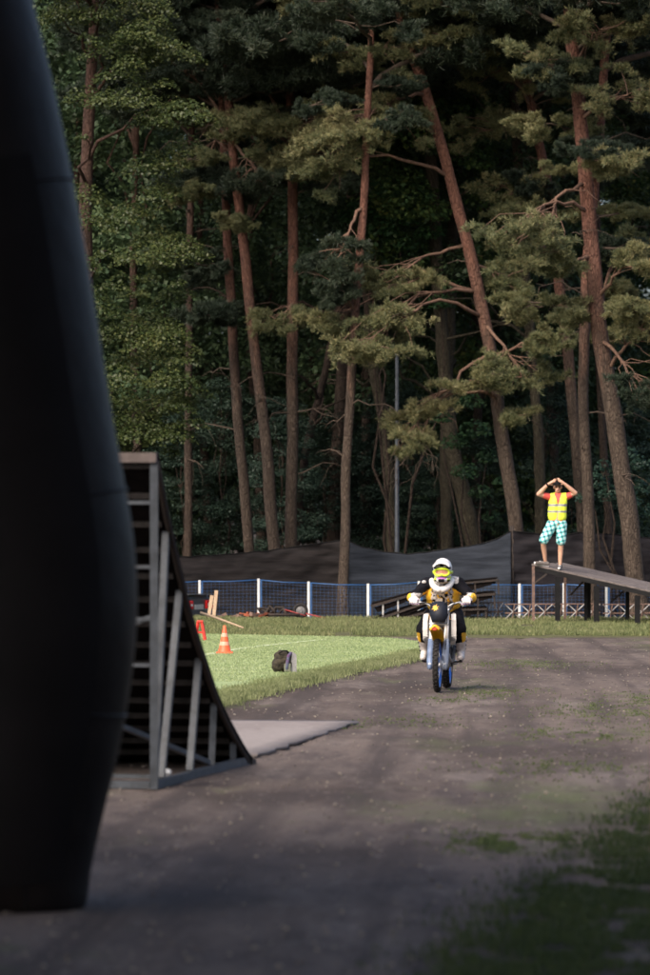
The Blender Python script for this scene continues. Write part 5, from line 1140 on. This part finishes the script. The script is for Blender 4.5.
# vest with two bands, open V at the neck
mb = MB(); vz0 = mp(0,520.5).z; cx = mp(557.4,510).x
mb.caps(mp(557.2,517)+Vector((-.062,0,0)),.134,ch+Vector((-.062,0,.0)),.134); mb.caps(mp(557.2,517)+Vector((.062,0,0)),.134,ch+Vector((.062,0,0)),.134); mb.caps(m['sl']+Vector((.035,0,0)),.088,m['sr']+Vector((-.035,0,0)),.088)
bz = (mp(0,505.2).z, mp(0,511.6).z); vzt = mp(0,496.2).z
def vfn(c):
    for z in bz:
        if abs(c.z-z) < .022: return 1
    if c.y < -.03 and c.z > vzt-.16 and abs(c.x-cx-.01) < .012+(c.z-(vzt-.16))*.30: return 2
    if c.y < 0 and c.z < vz0+.045 and abs(c.x-cx) < (vz0+.045-c.z)*1.1: return 2
    return 0
ve = blob('safety_vest', mb, [M_vest, M_refl, M_shirt], MAN, .010, 3, vfn)
import bmesh
bm_ = bmesh.new(); bm_.from_mesh(ve.data); bmesh.ops.delete(bm_, geom=[f for f in bm_.faces if f.calc_center_median().z < vz0-.02], context='FACES'); bm_.to_mesh(ve.data); bm_.free()
for v in ve.data.vertices: v.co += v.normal*mnoise.noise(Vector((v.co.x*9, v.co.y*9, v.co.z*6)))*.012
# checked shorts
m_ = bpy.data.materials.new('checked_cloth'); m_.use_nodes = True; n_ = m_.node_tree.nodes; l_ = m_.node_tree.links; b_ = n_['Principled BSDF']; b_.inputs['Roughness'].default_value = .85
tc = n_.new('ShaderNodeTexCoord'); mpn = n_.new('ShaderNodeMapping'); mpn.inputs['Rotation'].default_value = (0, R(14), 0); l_.new(tc.outputs['Object'], mpn.inputs[0]); sx_ = n_.new('ShaderNodeSeparateXYZ'); l_.new(mpn.outputs[0], sx_.inputs[0]); outs = []
for ax_i in (0, 2):
    w1 = n_.new('ShaderNodeMath'); w1.operation = 'MULTIPLY'; w1.inputs[1].default_value = 11.0; l_.new(sx_.outputs[ax_i], w1.inputs[0])
    w2 = n_.new('ShaderNodeMath'); w2.operation = 'FRACT'; l_.new(w1.outputs[0], w2.inputs[0]); w3 = n_.new('ShaderNodeMath'); w3.operation = 'GREATER_THAN'; w3.inputs[1].default_value = .56; l_.new(w2.outputs[0], w3.inputs[0]); outs.append(w3)
sm_ = n_.new('ShaderNodeMath'); l_.new(outs[0].outputs[0], sm_.inputs[0]); l_.new(outs[1].outputs[0], sm_.inputs[1]); hf = n_.new('ShaderNodeMath'); hf.operation = 'MULTIPLY'; hf.inputs[1].default_value = .5; l_.new(sm_.outputs[0], hf.inputs[0])
rp = n_.new('ShaderNodeValToRGB'); rp.color_ramp.interpolation = 'CONSTANT'; e = rp.color_ramp.elements; e[0].color = (.55,.74,.72,1); e[1].position = .4; e[1].color = (.14,.50,.50,1); e3 = e.new(.8); e3.color = (.02,.10,.13,1); l_.new(hf.outputs[0], rp.inputs[0]); l_.new(rp.outputs[0], b_.inputs['Base Color'])
mb = MB(); mb.caps(pel+Vector((-.065,0,.0)),.122,pel+Vector((.065,0,.0)),.122); mb.caps(pel+Vector((0,0,.03)),.125,pel,.13)
for a,b2 in (('hpl','kl'),('hpr','kr')): mb.caps(m[a],.120,m[a].lerp(m[b2],.90),.104)
sh = blob('shorts', mb, m_, MAN, .011, 4)
for v in sh.data.vertices: v.co += v.normal*mnoise.noise(v.co*11)*.010
# canvas shoes
for f0,f1,an_ in ((fl0,fl1,m['al']),(fr0,fr1,m['ar'])):
    mb = MB(); mb.caps(f0+Vector((0,0,.012)),.045,f0.lerp(f1,.5)+Vector((0,0,.012)),.044); mb.caps(f0.lerp(f1,.5)+Vector((0,0,.008)),.044,f1,.038); mb.caps(f0+Vector((0,0,.02)),.046,an_.lerp(f0,.4),.044); so2 = blob('shoe', mb, mat('grey_canvas',(.16,.14,.13),.85,.3,20), MAN, .009, 3)
    mb = MB(); mb.caps(f0+Vector((0,0,-.026)),.022,f1+Vector((0,0,-.018)),.022); mb.v = [(x+(x-(f0.lerp(f1,.5)).x)*.10, y, z) for x,y,z in mb.v]; mb.build('sole', M_wht, so2, True)
    mb = MB(); q = f1-f0; mb.ellip(f1+q.normalized()*.016+Vector((0,0,.0)),(.030,.030,.026)); mb.build('toe_cap', M_wht, so2, True)
    mb = MB()
    for t_ in (.38,.52,.66):
        p = f0.lerp(f1,t_)+Vector((0,0,.052)); sd = Vector((-q.y,q.x,0)).normalized(); mb.tube([p-sd*.028-Vector((0,0,.006)), p, p+sd*.028-Vector((0,0,.006))], .005, 5)
    mb.build('lace', M_wht, so2, True)
